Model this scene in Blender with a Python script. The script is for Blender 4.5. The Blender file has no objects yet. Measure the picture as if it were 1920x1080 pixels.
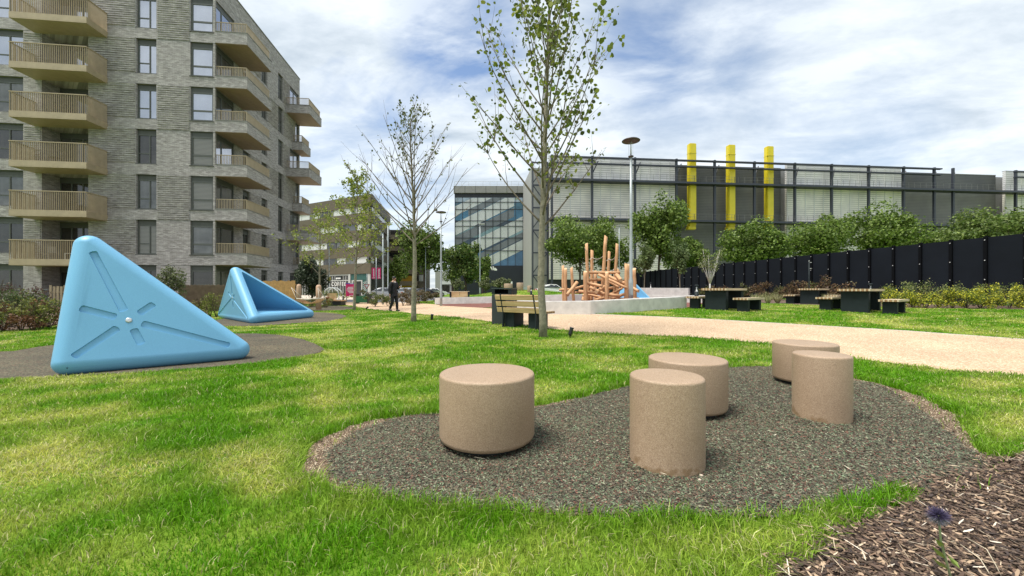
import bpy, bmesh, math, random
import numpy as np
from math import sin, cos, pi, radians, sqrt, exp, atan2
from mathutils import Vector, Matrix
from mathutils.geometry import delaunay_2d_cdt
S = bpy.context.scene
COL = S.collection
# ---------------------------------------------------------------- camera
FPX, YH, CH = 720.0, 544.0, 1.10
cd = bpy.data.cameras.new('camera'); cam = bpy.data.objects.new('camera', cd); COL.objects.link(cam)
cd.lens = FPX / 1920 * 36; cd.sensor_width = 36; cd.shift_y = (YH - 540) / 1920
cd.clip_start = 0.05; cd.clip_end = 3000
cam.location = (0, 0, CH); cam.rotation_euler = (pi / 2, 0, 0)
S.camera = cam
# ---------------------------------------------------------------- light
SUN_EL, SUN_AZ = radians(68), radians(245)      # azimuth clockwise from +Y: from the left
w = bpy.data.worlds.new('World'); S.world = w; w.use_nodes = True
nt = w.node_tree; nt.nodes.clear(); N = nt.nodes.new; L = nt.links.new
out = N('ShaderNodeOutputWorld')
sky = N('ShaderNodeTexSky'); sky.sky_type = 'NISHITA'; sky.sun_disc = False
sky.sun_elevation = SUN_EL; sky.sun_rotation = SUN_AZ; sky.dust_density = 1.0; sky.ozone_density = 1.5
bg1 = N('ShaderNodeBackground'); bg1.inputs[1].default_value = 0.115
L(sky.outputs[0], bg1.inputs[0])
tc = N('ShaderNodeTexCoord')
def vmath(op, a, b=None):
    n = N('ShaderNodeVectorMath'); n.operation = op
    for i, q in enumerate((a, b)):
        if q is None: continue
        if isinstance(q, tuple): n.inputs[i].default_value = q
        else: L(q, n.inputs[i])
    return n
def fmath(op, a, b=None, c=None, clamp=False):
    n = N('ShaderNodeMath'); n.operation = op; n.use_clamp = clamp
    for i, q in enumerate((a, b, c)):
        if q is None: continue
        if isinstance(q, (int, float)): n.inputs[i].default_value = q
        else: L(q, n.inputs[i])
    return n.outputs[0]
def ramp(fac, stops):
    n = N('ShaderNodeValToRGB'); e = n.color_ramp.elements
    while len(e) < len(stops): e.new(0.5)
    for i, (p, c) in enumerate(stops):
        e[i].position = p; e[i].color = (c, c, c, 1) if isinstance(c, (int, float)) else (*c, 1)
    L(fac, n.inputs[0]); return n.outputs[0]
sep = N('ShaderNodeSeparateXYZ'); L(tc.outputs['Generated'], sep.inputs[0])
den = fmath('ADD', fmath('MAXIMUM', sep.outputs[2], 0.0), 0.16)
cx = fmath('DIVIDE', sep.outputs[0], den); cy = fmath('DIVIDE', sep.outputs[1], den)
cmb = N('ShaderNodeCombineXYZ'); L(cx, cmb.inputs[0]); L(cy, cmb.inputs[1])
def wnoise(vec, rot, scl, loc, scale, det, rough, dist):
    m = N('ShaderNodeMapping'); m.inputs['Rotation'].default_value = (0, 0, rot); m.inputs['Scale'].default_value = scl; m.inputs['Location'].default_value = loc
    L(vec, m.inputs[0]); n = N('ShaderNodeTexNoise'); n.inputs['Scale'].default_value = scale; n.inputs['Detail'].default_value = det
    n.inputs['Roughness'].default_value = rough; n.inputs['Distortion'].default_value = dist; L(m.outputs[0], n.inputs[0]); return n.outputs[0]
n1 = wnoise(cmb.outputs[0], radians(38), (0.72, 1.15, 1), (3.1, 1.7, 0), 1.25, 9, 0.58, 0.35)
n2 = wnoise(cmb.outputs[0], radians(30), (0.8, 1.3, 1), (7.3, 2.2, 4), 2.3, 9, 0.6, 0.25)
cov = ramp(n1, [(0.16, 0.0), (0.38, 1.0)])
def hole(px, py, k, amt):
    v = Vector(((px - 960) / FPX, 1, (YH - py) / FPX)).normalized()
    d = vmath('DOT_PRODUCT', vmath('NORMALIZE', tc.outputs['Generated']).outputs[0], tuple(v)).outputs['Value']
    return fmath('MULTIPLY', ramp(d, [(k, 0.0), (1 - (1 - k) * 0.25, 1.0)]), amt)
hl = fmath('ADD', hole(862, 60, 0.985, 0.95), hole(1290, 45, 0.965, 0.6))
hl = fmath('ADD', hl, hole(1560, 275, 0.985, 0.4))
hl = fmath('ADD', hl, hole(1215, 110, 0.994, 0.5))
hl = fmath('ADD', hl, hole(690, 330, 0.975, 0.5))
hl = fmath('MULTIPLY', hl, ramp(n2, [(0.36, 1.0), (0.62, 0.35)]))
lo = fmath('MULTIPLY', ramp(sep.outputs[2], [(0.0, 1.0), (0.30, 0.0)]), 0.20)
cov = fmath('SUBTRACT', fmath('SUBTRACT', fmath('MULTIPLY', cov, 0.97), hl), lo, clamp=True)
ccol = ramp(n2, [(0.30, (0.44, 0.52, 0.60)), (0.46, (0.63, 0.70, 0.765)), (0.62, (0.84, 0.895, 0.93))])
bg2 = N('ShaderNodeBackground'); L(ccol, bg2.inputs[0]); bg2.inputs[1].default_value = 0.72
mx = N('ShaderNodeMixShader'); L(cov, mx.inputs[0]); L(bg1.outputs[0], mx.inputs[1]); L(bg2.outputs[0], mx.inputs[2])
L(mx.outputs[0], out.inputs[0])
sl = bpy.data.lights.new('sun', 'SUN'); sl.energy = 3.0; sl.angle = radians(24); sl.color = (1.0, 0.95, 0.87)
so = bpy.data.objects.new('sun', sl); COL.objects.link(so)
sd = Vector((sin(SUN_AZ) * cos(SUN_EL), cos(SUN_AZ) * cos(SUN_EL), sin(SUN_EL)))
so.rotation_euler = sd.to_track_quat('Z', 'Y').to_euler(); so.location = (0, 0, 60)
S.view_settings.view_transform = 'Standard'; S.view_settings.look = 'None'; S.view_settings.gamma = 1
S.view_settings.exposure = 0.80
S.render.engine = 'CYCLES'
# ---------------------------------------------------------------- helpers
rng = np.random.default_rng(7); R = random.Random(11)
def ss(t): t = np.clip(t, 0, 1); return t * t * (3 - 2 * t)
def gz(x, y):
    z = 0.42 * ss((y - 5) / 10) * ss((x + 8) / 13)
    z = z + 0.07 * np.exp(-((x + 0.6) / 2.0) ** 2 - ((y - 6.3) / 1.5) ** 2)
    z = z + 0.10 * np.exp(-((x + 4.2) / 1.8) ** 2 - ((y - 4.4) / 0.9) ** 2) * 0.5
    z = z + 0.78 * ss((y - 24.5) / 7) * np.exp(-((x - 0.3) / 5.5) ** 2) * (1 - ss((y - 36) / 10))
    return z
def gzf(x, y): return float(gz(x, y))
def G(px, py, off=0.0):
    "the point where the sight line through a pixel of the photograph meets the ground"
    r = (px - 960) / FPX; s = (py - YH) / FPX; y = 1.0; prev = 1.0
    while y < 400:
        if CH - s * y <= gzf(r * y, y): break
        prev = y; y *= 1.01
    a, b = prev, y
    for _ in range(20):
        m = (a + b) / 2
        if CH - s * m <= gzf(r * m, m): b = m
        else: a = m
    return Vector((r * b, b, gzf(r * b, b) + off))
def at(px, py, Y): return Vector(((px - 960) / FPX * Y, Y, CH - (py - YH) / FPX * Y))
def gp(px, Y, off=0.0):
    x = (px - 960) / FPX * Y; return Vector((x, Y, gzf(x, Y) + off))
# ---- materials
MATS = {}
def mat(name, c, rough=0.7, var=0.15, scale=6.0, bump=0.0, bscale=40.0, metal=0.0, c2=None, spec=0.5, attr=None, trans=0.0, detail=6):
    if name in MATS: return MATS[name]
    m = bpy.data.materials.new(name); m.use_nodes = True; t = m.node_tree; b = t.nodes['Principled BSDF']
    b.inputs['Roughness'].default_value = rough; b.inputs['Metallic'].default_value = metal
    b.inputs['Specular IOR Level'].default_value = spec
    tcn = t.nodes.new('ShaderNodeTexCoord')
    n = t.nodes.new('ShaderNodeTexNoise'); n.inputs['Scale'].default_value = scale; n.inputs['Detail'].default_value = detail; n.inputs['Roughness'].default_value = 0.65
    t.links.new(tcn.outputs['Object'], n.inputs['Vector'])
    r = t.nodes.new('ShaderNodeValToRGB'); t.links.new(n.outputs[0], r.inputs[0])
    r.color_ramp.elements[0].position = 0.3; r.color_ramp.elements[1].position = 0.7
    d = c2 if c2 else tuple(min(1, q * (1 + var)) for q in c)
    e = c if c2 else tuple(q * (1 - var) for q in c)
    r.color_ramp.elements[0].color = (*e, 1); r.color_ramp.elements[1].color = (*d, 1)
    src = r.outputs[0]
    if attr:
        a = t.nodes.new('ShaderNodeAttribute'); a.attribute_name = 'Col'
        mm = t.nodes.new('ShaderNodeMix'); mm.data_type = 'RGBA'; mm.blend_type = 'MULTIPLY'; mm.inputs[0].default_value = 1.0
        t.links.new(a.outputs[0], mm.inputs[6]); t.links.new(src, mm.inputs[7]); src = mm.outputs[2]
    t.links.new(src, b.inputs['Base Color'])
    if bump:
        n2 = t.nodes.new('ShaderNodeTexNoise'); n2.inputs['Scale'].default_value = bscale; n2.inputs['Detail'].default_value = 5
        t.links.new(tcn.outputs['Object'], n2.inputs['Vector'])
        bp = t.nodes.new('ShaderNodeBump'); bp.inputs['Strength'].default_value = bump; bp.inputs['Distance'].default_value = 0.02
        t.links.new(n2.outputs[0], bp.inputs['Height']); t.links.new(bp.outputs[0], b.inputs['Normal'])
    if trans:
        tr = t.nodes.new('ShaderNodeBsdfTranslucent'); t.links.new(src, tr.inputs[0])
        ms = t.nodes.new('ShaderNodeMixShader'); ms.inputs[0].default_value = trans
        o = t.nodes['Material Output']; t.links.new(b.outputs[0], ms.inputs[1]); t.links.new(tr.outputs[0], ms.inputs[2]); t.links.new(ms.outputs[0], o.inputs[0])
    MATS[name] = m; return m
# ---- objects
def tag(o, label=None, cat=None, group=None, kind=None):
    if label: o['label'] = label
    if cat: o['category'] = cat
    if group: o['group'] = group
    if kind: o['kind'] = kind
    return o
def thing(name, label, cat, loc=(0, 0, 0), rz=0, group=None):
    o = bpy.data.objects.new(name, None); COL.objects.link(o); o.location = loc; o.rotation_euler = (0, 0, rz)
    o.empty_display_size = 0.2
    return tag(o, label, cat, group)
def link(name, me, parent=None, loc=None, rz=None):
    o = bpy.data.objects.new(name, me); COL.objects.link(o)
    if parent: o.parent = parent
    if loc is not None: o.location = loc
    if rz is not None: o.rotation_euler = (0, 0, rz)
    return o
def copy_tree(o, parent=None, loc=None, rz=None):
    c = o.copy(); COL.objects.link(c); c.parent = parent
    if loc is not None: c.location = loc
    if rz is not None: c.rotation_euler = (0, 0, rz)
    for ch in list(o.children): copy_tree(ch, c)
    return c
class MB:
    def __init__(s): s.v = []; s.f = []; s.m = []; s.sm = []
    def poly(s, pts, mi=0, smooth=False):
        n = len(s.v); s.v += [tuple(p) for p in pts]; s.f.append(tuple(range(n, n + len(pts)))); s.m.append(mi); s.sm.append(smooth)
    def box(s, x0, x1, y0, y1, z0, z1, mi=0, M=None):
        n = len(s.v); P = [(x, y, z) for z in (z0, z1) for x, y in ((x0, y0), (x1, y0), (x1, y1), (x0, y1))]
        if M is not None: P = [tuple(M @ Vector(p)) for p in P]
        s.v += P
        for q in ((0, 3, 2, 1), (4, 5, 6, 7), (0, 1, 5, 4), (1, 2, 6, 5), (2, 3, 7, 6), (3, 0, 4, 7)):
            s.f.append(tuple(n + i for i in q)); s.m.append(mi); s.sm.append(False)
        return s
    def beam(s, a, b, w, h=None, mi=0, up=(0, 0, 1)):
        a = Vector(a); b = Vector(b); h = h or w; d = (b - a); ln = d.length; d.normalize(); u = Vector(up)
        if abs(d.dot(u)) > 0.98: u = Vector((0, 1, 0))
        x = d.cross(u).normalized(); z = x.cross(d).normalized()
        M = Matrix((x, d, z)).transposed().to_4x4(); M.translation = a
        return s.box(-w / 2, w / 2, 0, ln, -h / 2, h / 2, mi, M)
    def tube(s, pts, rad, n=8, mi=0, caps=True, smooth=True):
        pts = [Vector(p) for p in pts]
        if not hasattr(rad, '__len__'): rad = [rad] * len(pts)
        base = len(s.v); ref = Vector((0.13, 0.21, 0.97))
        for i, p in enumerate(pts):
            d = (pts[min(i + 1, len(pts) - 1)] - pts[max(i - 1, 0)]).normalized()
            if abs(d.dot(ref)) > 0.98: ref = Vector((1, 0, 0.1))
            x = d.cross(ref).normalized(); y = x.cross(d).normalized(); ref = y if abs(d.dot(y)) < .9 else ref
            for k in range(n):
                a = 2 * pi * k / n; s.v.append(tuple(p + (x * cos(a) + y * sin(a)) * rad[i]))
        for i in range(len(pts) - 1):
            for k in range(n):
                a = base + i * n + k; b = base + i * n + (k + 1) % n
                s.f.append((a, b, b + n, a + n)); s.m.append(mi); s.sm.append(smooth)
        if caps:
            s.f.append(tuple(base + k for k in range(n))); s.m.append(mi); s.sm.append(False)
            e = base + (len(pts) - 1) * n; s.f.append(tuple(e + k for k in range(n))[::-1]); s.m.append(mi); s.sm.append(False)
        return s
    def lathe(s, prof, n=32, c=(0, 0, 0), mi=0, smooth=True):
        base = len(s.v)
        for r, z in prof:
            for k in range(n):
                a = 2 * pi * k / n; s.v.append((c[0] + r * cos(a), c[1] + r * sin(a), c[2] + z))
        for i in range(len(prof) - 1):
            for k in range(n):
                a = base + i * n + k; b = base + i * n + (k + 1) % n
                s.f.append((a, b, b + n, a + n)); s.m.append(mi); s.sm.append(smooth)
        for i, fl in ((0, True), (len(prof) - 1, False)):
            q = tuple(base + i * n + k for k in range(n)); s.f.append(q[::-1] if fl else q); s.m.append(mi); s.sm.append(False)
        return s
    def mesh(s, name, mats, bev=0):
        me = bpy.data.meshes.new(name); me.from_pydata(s.v, [], s.f)
        for q in (mats if isinstance(mats, (list, tuple)) else [mats]): me.materials.append(q)
        me.polygons.foreach_set('material_index', s.m); me.polygons.foreach_set('use_smooth', s.sm)
        bm = bmesh.new(); bm.from_mesh(me)
        if bev:
            bmesh.ops.bevel(bm, geom=list(bm.edges), offset=bev, segments=2, affect='EDGES', clamp_overlap=True)
        bmesh.ops.recalc_face_normals(bm, faces=bm.faces); bm.to_mesh(me); bm.free()
        me.update(); return me
    def build(s, name, mats, parent=None, loc=None, rz=None, bev=0):
        return link(name, s.mesh(name, mats, bev), parent, loc, rz)
def mesh_np(name, V, k, col, m, smooth=False):
    "V: (n*k,3) vertices, every k of them one polygon; col: (n*k,3) colours"
    me = bpy.data.meshes.new(name); nv = len(V); nf = nv // k
    me.vertices.add(nv); me.vertices.foreach_set('co', np.asarray(V, dtype=np.float32).ravel())
    me.loops.add(nv); me.loops.foreach_set('vertex_index', np.arange(nv, dtype=np.int32))
    me.polygons.add(nf); me.polygons.foreach_set('loop_start', np.arange(0, nv, k, dtype=np.int32))
    me.update(calc_edges=True)
    if col is not None:
        a = me.color_attributes.new('Col', 'FLOAT_COLOR', 'POINT')
        c = np.ones((nv, 4), dtype=np.float32); c[:, :3] = col; a.data.foreach_set('color', c.ravel())
    me.materials.append(m); me.validate(); return me
def inpoly(P, poly):
    x, y = P[:, 0], P[:, 1]; ins = np.zeros(len(P), bool); n = len(poly)
    for i in range(n):
        x1, y1 = poly[i][0], poly[i][1]; x2, y2 = poly[(i + 1) % n][0], poly[(i + 1) % n][1]
        c = ((y1 > y) != (y2 > y)); ins ^= c & (x < (x2 - x1) * (y - y1) / ((y2 - y1) or 1e-9) + x1)
    return ins
def smoothpoly(p, it=2):
    for _ in range(it):
        q = []
        for i in range(len(p)):
            a = p[i]; b = p[(i + 1) % len(p)]
            q += [(a[0] * .75 + b[0] * .25, a[1] * .75 + b[1] * .25), (a[0] * .25 + b[0] * .75, a[1] * .25 + b[1] * .75)]
        p = q
    return p
def pxpoly(pts, it=0):
    p = [tuple(G(*q)[:2]) for q in pts]
    return smoothpoly(p, it) if it else p
def sheet(name, poly, off, m, step=0.35, kind='structure'):
    "a thin draped sheet following the ground inside a polygon"
    P = []
    for i in range(len(poly)):
        a = Vector(poly[i]); b = Vector(poly[(i + 1) % len(poly)]); k = max(1, int((b - a).length / step))
        for j in range(k): P.append(a.lerp(b, j / k))
    E = [(i, (i + 1) % len(P)) for i in range(len(P))]
    arr = np.array([tuple(p) for p in P]); x0, y0 = arr.min(0); x1, y1 = arr.max(0)
    gx = np.arange(x0 + step / 2, x1, step); gy = np.arange(y0 + step / 2, y1, step)
    Q = np.array([(a, b) for a in gx for b in gy]) if len(gx) * len(gy) else np.zeros((0, 2))
    if len(Q): Q = Q[inpoly(Q, poly)]
    V = P + [Vector(q) for q in Q]
    vs, es, fs, *_ = delaunay_2d_cdt(V, E, [], 1, 1e-4)
    me = bpy.data.meshes.new(name); me.from_pydata([(v.x, v.y, gzf(v.x, v.y) + off) for v in vs], [], [tuple(f) for f in fs])
    bm = bmesh.new(); bm.from_mesh(me); bmesh.ops.recalc_face_normals(bm, faces=bm.faces)
    for f in bm.faces:
        if f.normal.z < 0: f.normal_flip()
        f.smooth = True
    bm.to_mesh(me); bm.free(); me.materials.append(m); o = link(name, me); o['kind'] = kind; return o
# ================================================================ GROUND
def grad_axis(lo, hi, fine_lo, fine_hi, fine, grow=1.25):
    a = list(np.arange(fine_lo, fine_hi + 1e-6, fine)); s = fine; x = a[-1]
    while x < hi: s *= grow; x += s; a.append(x)
    s = fine; x = a[0]; b = []
    while x > lo: s *= grow; x -= s; b.append(x)
    return np.array(b[::-1] + a)
def speck(name, cols, scale, rough=0.9, bump=0.6, vscale=None, big=None):
    "granular surface: voronoi cells in several colours plus a wide tonal drift"
    m = bpy.data.materials.new(name); m.use_nodes = True; t = m.node_tree; b = t.nodes['Principled BSDF']; b.inputs['Roughness'].default_value = rough
    tcn = t.nodes.new('ShaderNodeTexCoord'); vo = t.nodes.new('ShaderNodeTexVoronoi'); vo.inputs['Scale'].default_value = scale
    t.links.new(tcn.outputs['Object'], vo.inputs['Vector'])
    sp = t.nodes.new('ShaderNodeSeparateColor'); t.links.new(vo.outputs['Color'], sp.inputs[0])
    r = t.nodes.new('ShaderNodeValToRGB'); r.color_ramp.interpolation = 'CONSTANT'; e = r.color_ramp.elements
    while len(e) < len(cols): e.new(0.5)
    for i, c in enumerate(cols): e[i].position = i / len(cols); e[i].color = (*c, 1)
    t.links.new(sp.outputs[0], r.inputs[0])
    n = t.nodes.new('ShaderNodeTexNoise'); n.inputs['Scale'].default_value = 0.9; n.inputs['Detail'].default_value = 6
    t.links.new(tcn.outputs['Object'], n.inputs['Vector'])
    r2 = t.nodes.new('ShaderNodeValToRGB'); lo, hi = big or ((0.82,) * 3, (1.12,) * 3)
    r2.color_ramp.elements[0].position = .35; r2.color_ramp.elements[1].position = .65
    r2.color_ramp.elements[0].color = (*lo, 1); r2.color_ramp.elements[1].color = (*hi, 1); t.links.new(n.outputs[0], r2.inputs[0])
    mm = t.nodes.new('ShaderNodeMix'); mm.data_type = 'RGBA'; mm.blend_type = 'MULTIPLY'; mm.inputs[0].default_value = 1
    t.links.new(r.outputs[0], mm.inputs[6]); t.links.new(r2.outputs[0], mm.inputs[7]); t.links.new(mm.outputs[2], b.inputs['Base Color'])
    bp = t.nodes.new('ShaderNodeBump'); bp.inputs['Strength'].default_value = bump; bp.inputs['Distance'].default_value = 0.01
    t.links.new(vo.outputs['Distance'], bp.inputs['Height']); bp.invert = True; t.links.new(bp.outputs[0], b.inputs['Normal'])
    MATS[name] = m; return m
# lawn material: soil-green with wide yellow and lush patches
lm = bpy.data.materials.new('lawn_turf'); lm.use_nodes = True; t = lm.node_tree; b = t.nodes['Principled BSDF']; b.inputs['Roughness'].default_value = 0.95; b.inputs['Specular IOR Level'].default_value = 0.15
g = t.nodes.new('ShaderNodeNewGeometry')
def _n(scale, det, sx=1, sy=1):
    mp = t.nodes.new('ShaderNodeMapping'); mp.inputs['Scale'].default_value = (sx, sy, 1); t.links.new(g.outputs['Position'], mp.inputs[0])
    n = t.nodes.new('ShaderNodeTexNoise'); n.inputs['Scale'].default_value = scale; n.inputs['Detail'].default_value = det; n.inputs['Roughness'].default_value = .6; t.links.new(mp.outputs[0], n.inputs['Vector']); return n.outputs[0]
r = t.nodes.new('ShaderNodeValToRGB'); e = r.color_ramp.elements; e.new(.5)
for i, (p, c) in enumerate([(.36, (0.075, 0.165, 0.010)), (.5, (0.14, 0.24, 0.022)), (.66, (0.26, 0.30, 0.055))]): e[i].position = p; e[i].color = (*c, 1)
t.links.new(_n(0.55, 5), r.inputs[0])
r2 = t.nodes.new('ShaderNodeValToRGB'); r2.color_ramp.elements[0].position = .3; r2.color_ramp.elements[1].position = .72
r2.color_ramp.elements[0].color = (.55, .6, .5, 1); r2.color_ramp.elements[1].color = (1.3, 1.3, 1.2, 1); t.links.new(_n(14, 8), r2.inputs[0])
mm = t.nodes.new('ShaderNodeMix'); mm.data_type = 'RGBA'; mm.blend_type = 'MULTIPLY'; mm.inputs[0].default_value = 1
t.links.new(r.outputs[0], mm.inputs[6]); t.links.new(r2.outputs[0], mm.inputs[7]); t.links.new(mm.outputs[2], b.inputs['Base Color'])
bp = t.nodes.new('ShaderNodeBump'); bp.inputs['Strength'].default_value = .8; bp.inputs['Distance'].default_value = .04; t.links.new(_n(25, 6), bp.inputs['Height']); t.links.new(bp.outputs[0], b.inputs['Normal'])
xs = grad_axis(-700, 700, -14, 24, 0.25); ys = grad_axis(-40, 1200, 0.5, 46, 0.25)
X, Y = np.meshgrid(xs, ys); Z = gz(X, Y)
V = np.stack([X.ravel(), Y.ravel(), Z.ravel()], 1); nx = len(xs); ny = len(ys)
I = (np.arange(ny - 1)[:, None] * nx + np.arange(nx - 1)[None, :]).ravel()
F = np.stack([I, I + 1, I + nx + 1, I + nx], 1)
me = bpy.data.meshes.new('lawn'); me.vertices.add(len(V)); me.vertices.foreach_set('co', V.astype(np.float32).ravel())
me.loops.add(F.size); me.loops.foreach_set('vertex_index', F.astype(np.int32).ravel()); me.polygons.add(len(F)); me.polygons.foreach_set('loop_start', np.arange(0, F.size, 4, dtype=np.int32))
me.update(calc_edges=True); me.polygons.foreach_set('use_smooth', [True] * len(F)); me.materials.append(lm); lawn = link('lawn', me); lawn['kind'] = 'structure'

M_path = speck('resin_gravel', [(.38, .25, .15), (.57, .41, .27), (.48, .33, .21), (.70, .54, .38), (.43, .29, .18), (.55, .39, .25)], 60, bump=.6, big=((.88,) * 3, (1.06,) * 3))
M_rub = speck('rubber_mulch', [(.055, .043, .029), (.11, .09, .058), (.075, .078, .047), (.11, .072, .05), (.145, .138, .09), (.05, .044, .03)], 60, bump=1.0, big=((.75,) * 3, (1.25, 1.2, 1.1)))
M_soil = speck('sandy_soil', [(.22, .15, .095), (.12, .08, .05), (.36, .27, .18), (.16, .11, .07)], 90, bump=1.0, big=((.6,) * 3, (1.2,) * 3))
M_bark = speck('bark_floor', [(.05, .03, .02), (.10, .06, .04), (.16, .10, .07), (.035, .022, .016), (.22, .15, .10)], 28, bump=1.0)
M_red = speck('red_rubber', [(.16, .055, .04), (.20, .07, .05), (.13, .045, .035)], 60, bump=.3)
M_road = mat('asphalt', (.18, .18, .19), .9, .12, 2.0, .2, 60)
M_pave = mat('pale_paving', (.55, .48, .40), .85, .1, 1.2)
M_kerb = mat('edging_stone', (.62, .57, .50), .85, .12, 5)

near_edge = [(2300, 790), (1920, 706), (1800, 698), (1700, 686), (1600, 673), (1500, 656), (1440, 645), (1300, 633), (1184, 628), (1100, 624), (1050, 619), (1000, 613), (940, 607), (900, 601), (860, 597), (800, 591), (740, 584.5), (690, 579.5), (665, 575), (640, 570)]
far_edge = [(590, 569), (640, 563.5), (700, 565), (740, 567), (780, 569), (815, 571), (870, 575), (925, 579), (960, 583), (1020, 590), (1060, 590), (1107, 590), (1184, 593), (1280, 597), (1400, 604), (1500, 610), (1700, 622), (1920, 638), (2300, 668)]
path_poly = pxpoly(near_edge + far_edge)
sheet('path', path_poly, 0.012, M_path)
# thin pale edging strip along the far side of the path
kb = MB(); fe = [Vector(G(*q)) for q in far_edge[11:]]
for a, b_ in zip(fe[:-1], fe[1:]):
    k = max(1, int((b_ - a).length / .5))
    for j in range(k):
        p = a.lerp(b_, j / k); q = a.lerp(b_, (j + 1) / k); p.z = gzf(p.x, p.y) + .012; q.z = gzf(q.x, q.y) + .012; kb.beam(p, q, .05, .03)
o = kb.build('path_edging', M_kerb); o['kind'] = 'structure'
rub1_px = [(606, 878), (616, 850), (660, 816), (706, 796), (760, 782), (825, 777), (1000, 768), (1060, 757), (1130, 737), (1180, 725), (1300, 700), (1370, 690), (1440, 687), (1500, 692), (1597, 714), (1650, 722), (1690, 748), (1722, 768), (1775, 808), (1818, 850), (1860, 880), (1800, 915), (1735, 930), (1700, 900), (1690, 905), (1640, 930), (1540, 952), (1450, 968), (1350, 970), (1200, 968), (1000, 962), (850, 950), (750, 935), (700, 925), (640, 908)]
soil1_px = [(562, 872), (578, 840), (640, 804), (705, 788), (760, 783), (825, 776), (1000, 763), (1060, 752), (1130, 738), (1180, 724), (1300, 700), (1370, 690), (1440, 687), (1520, 695), (1640, 718), (1715, 740), (1784, 770), (1803, 800), (1830, 848), (1880, 860), (1900, 900), (1800, 940), (1735, 945), (1700, 912), (1640, 931), (1540, 952), (1450, 969), (1350, 970), (1200, 969), (1000, 963), (850, 952), (740, 940), (640, 925), (584, 893)]
mulch_px = [(1735, 930), (1850, 884), (1920, 846), (2150, 790), (2600, 900), (2900, 1700), (1500, 1700), (1445, 1130), (1478, 1080), (1530, 1040), (1590, 1000), (1660, 960)]
def rough_edge(poly, amp, seed, step=.06):
    r_ = random.Random(seed); o_ = []
    for i in range(len(poly)):
        a = Vector(poly[i]); b = Vector(poly[(i + 1) % len(poly)]); k = max(1, int((b - a).length / step))
        for j in range(k): p = a.lerp(b, j / k); o_.append((p.x + r_.gauss(0, amp), p.y + r_.gauss(0, amp)))
    return o_
rub1 = rough_edge(pxpoly(rub1_px, 1), .014, 1); soil1 = rough_edge(pxpoly(soil1_px, 1), .014, 2); mulch = rough_edge(pxpoly(mulch_px, 1)[:], .02, 3, .15)
sheet('bare_soil', soil1, 0.004, M_soil, .2); sheet('rubber_surface', rub1, 0.012, M_rub, .2); sheet('bark_mulch_bed', mulch, 0.016, M_bark, .2)
rub2 = pxpoly([(-160, 655), (0, 664), (90, 648), (260, 632), (430, 626), (500, 626), (560, 634), (598, 648), (612, 659), (560, 671), (460, 684), (300, 698), (100, 709), (0, 714), (-160, 722)], 1)
rub3 = pxpoly([(395, 600), (480, 592), (585, 585), (635, 588), (655, 594), (622, 602), (560, 607), (470, 612), (395, 612)], 1)
rub4 = pxpoly([(540, 582), (600, 583), (655, 581.5), (668, 577), (645, 574), (600, 573), (540, 575)], 1)
for p in (rub2, rub3, rub4): sheet('rubber_surface', p, 0.012, M_rub, .3)
# playground floor, bark bed far left, road and paving beyond
play = pxpoly([(815, 570.5), (925, 578.5), (960, 582.5), (1020, 589), (1107, 589), (1290, 577), (1330, 568), (1330, 561), (1190, 556), (1020, 558), (900, 562)])
sheet('red_rubber_floor', play, 0.02, M_red, .6)
lbed = [tuple(G(*q)[:2]) for q in [(-260, 645), (0, 622), (60, 617), (100, 611), (250, 600), (390, 590), (390, 572), (250, 572), (0, 576), (-260, 590)]]
sheet('bark_mulch_bed', lbed, 0.012, M_bark, .6)
rbed = [(9.5, 36), (12.6, 21.5), (13.6, 16.6), (15.5, 14.4), (19.0, 13.5), (24.5, 12.3), (26.5, 12.3), (23.0, 14), (20.6, 18), (16.5, 48), (14.5, 48)]
sheet('bark_mulch_bed', rbed, 0.012, M_bark, .8)
sheet('pavement', [(-14.6, 29.5), (-9.2, 27.0), (-7.9, 30), (-10, 48), (-30, 90), (-60, 90), (-40, 52), (-19, 36)], 0.008, M_pave, 1.5)
sheet('road', [(-24, 38.5), (-12, 34), (-8.2, 36), (-6, 55), (40, 60), (40, 68), (-8, 62), (-16, 62), (-22, 200), (-36, 200), (-20, 60), (-14, 44), (-26, 44)], 0.016, M_road, 2.5)
# ================================================================ GRASS AND LOOSE CHIPS
def wave_noise(x, y, seed, scale, n=10):
    r_ = np.random.default_rng(seed); v = np.zeros_like(x)
    for _ in range(n):
        a = r_.uniform(0, 2 * pi); k = scale * r_.uniform(.5, 2.4); v += np.sin((x * cos(a) + y * sin(a)) * k + r_.uniform(0, 6.28)) / (k / scale) ** .5
    return v / sqrt(n) * .9
def area_pts(dens, y0, y1, xl, xr):
    "random points with a density that falls with distance"
    out_ = []; y = y0
    while y < y1:
        h = max(.08, y * .05); a, b = xl(y), xr(y); k = int(dens(y) * h * (b - a))
        p = np.empty((k, 2)); p[:, 0] = rng.uniform(a, b, k); p[:, 1] = rng.uniform(y, y + h, k); out_.append(p); y += h
    return np.concatenate(out_)
GD = 1.0
P = area_pts(lambda y: GD * min(11000, 11000 * (2.6 / y) ** 1.75), 1.25, 34, lambda y: -1.36 * y - .8, lambda y: 1.36 * y + .8)
keep = np.ones(len(P), bool)
J = P + rng.normal(0, .012, P.shape)
for pl in (path_poly, rub2, rub3, rub4, play, lbed, rbed, mulch): keep &= ~inpoly(J, pl)
keep &= ~inpoly(J, soil1)
keep &= ~((P[:, 0] < -12.5) & (P[:, 1] > 17)) ; keep &= ~((P[:, 0] < -8.5) & (P[:, 1] > 27))
P = P[keep]; n = len(P)
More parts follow.
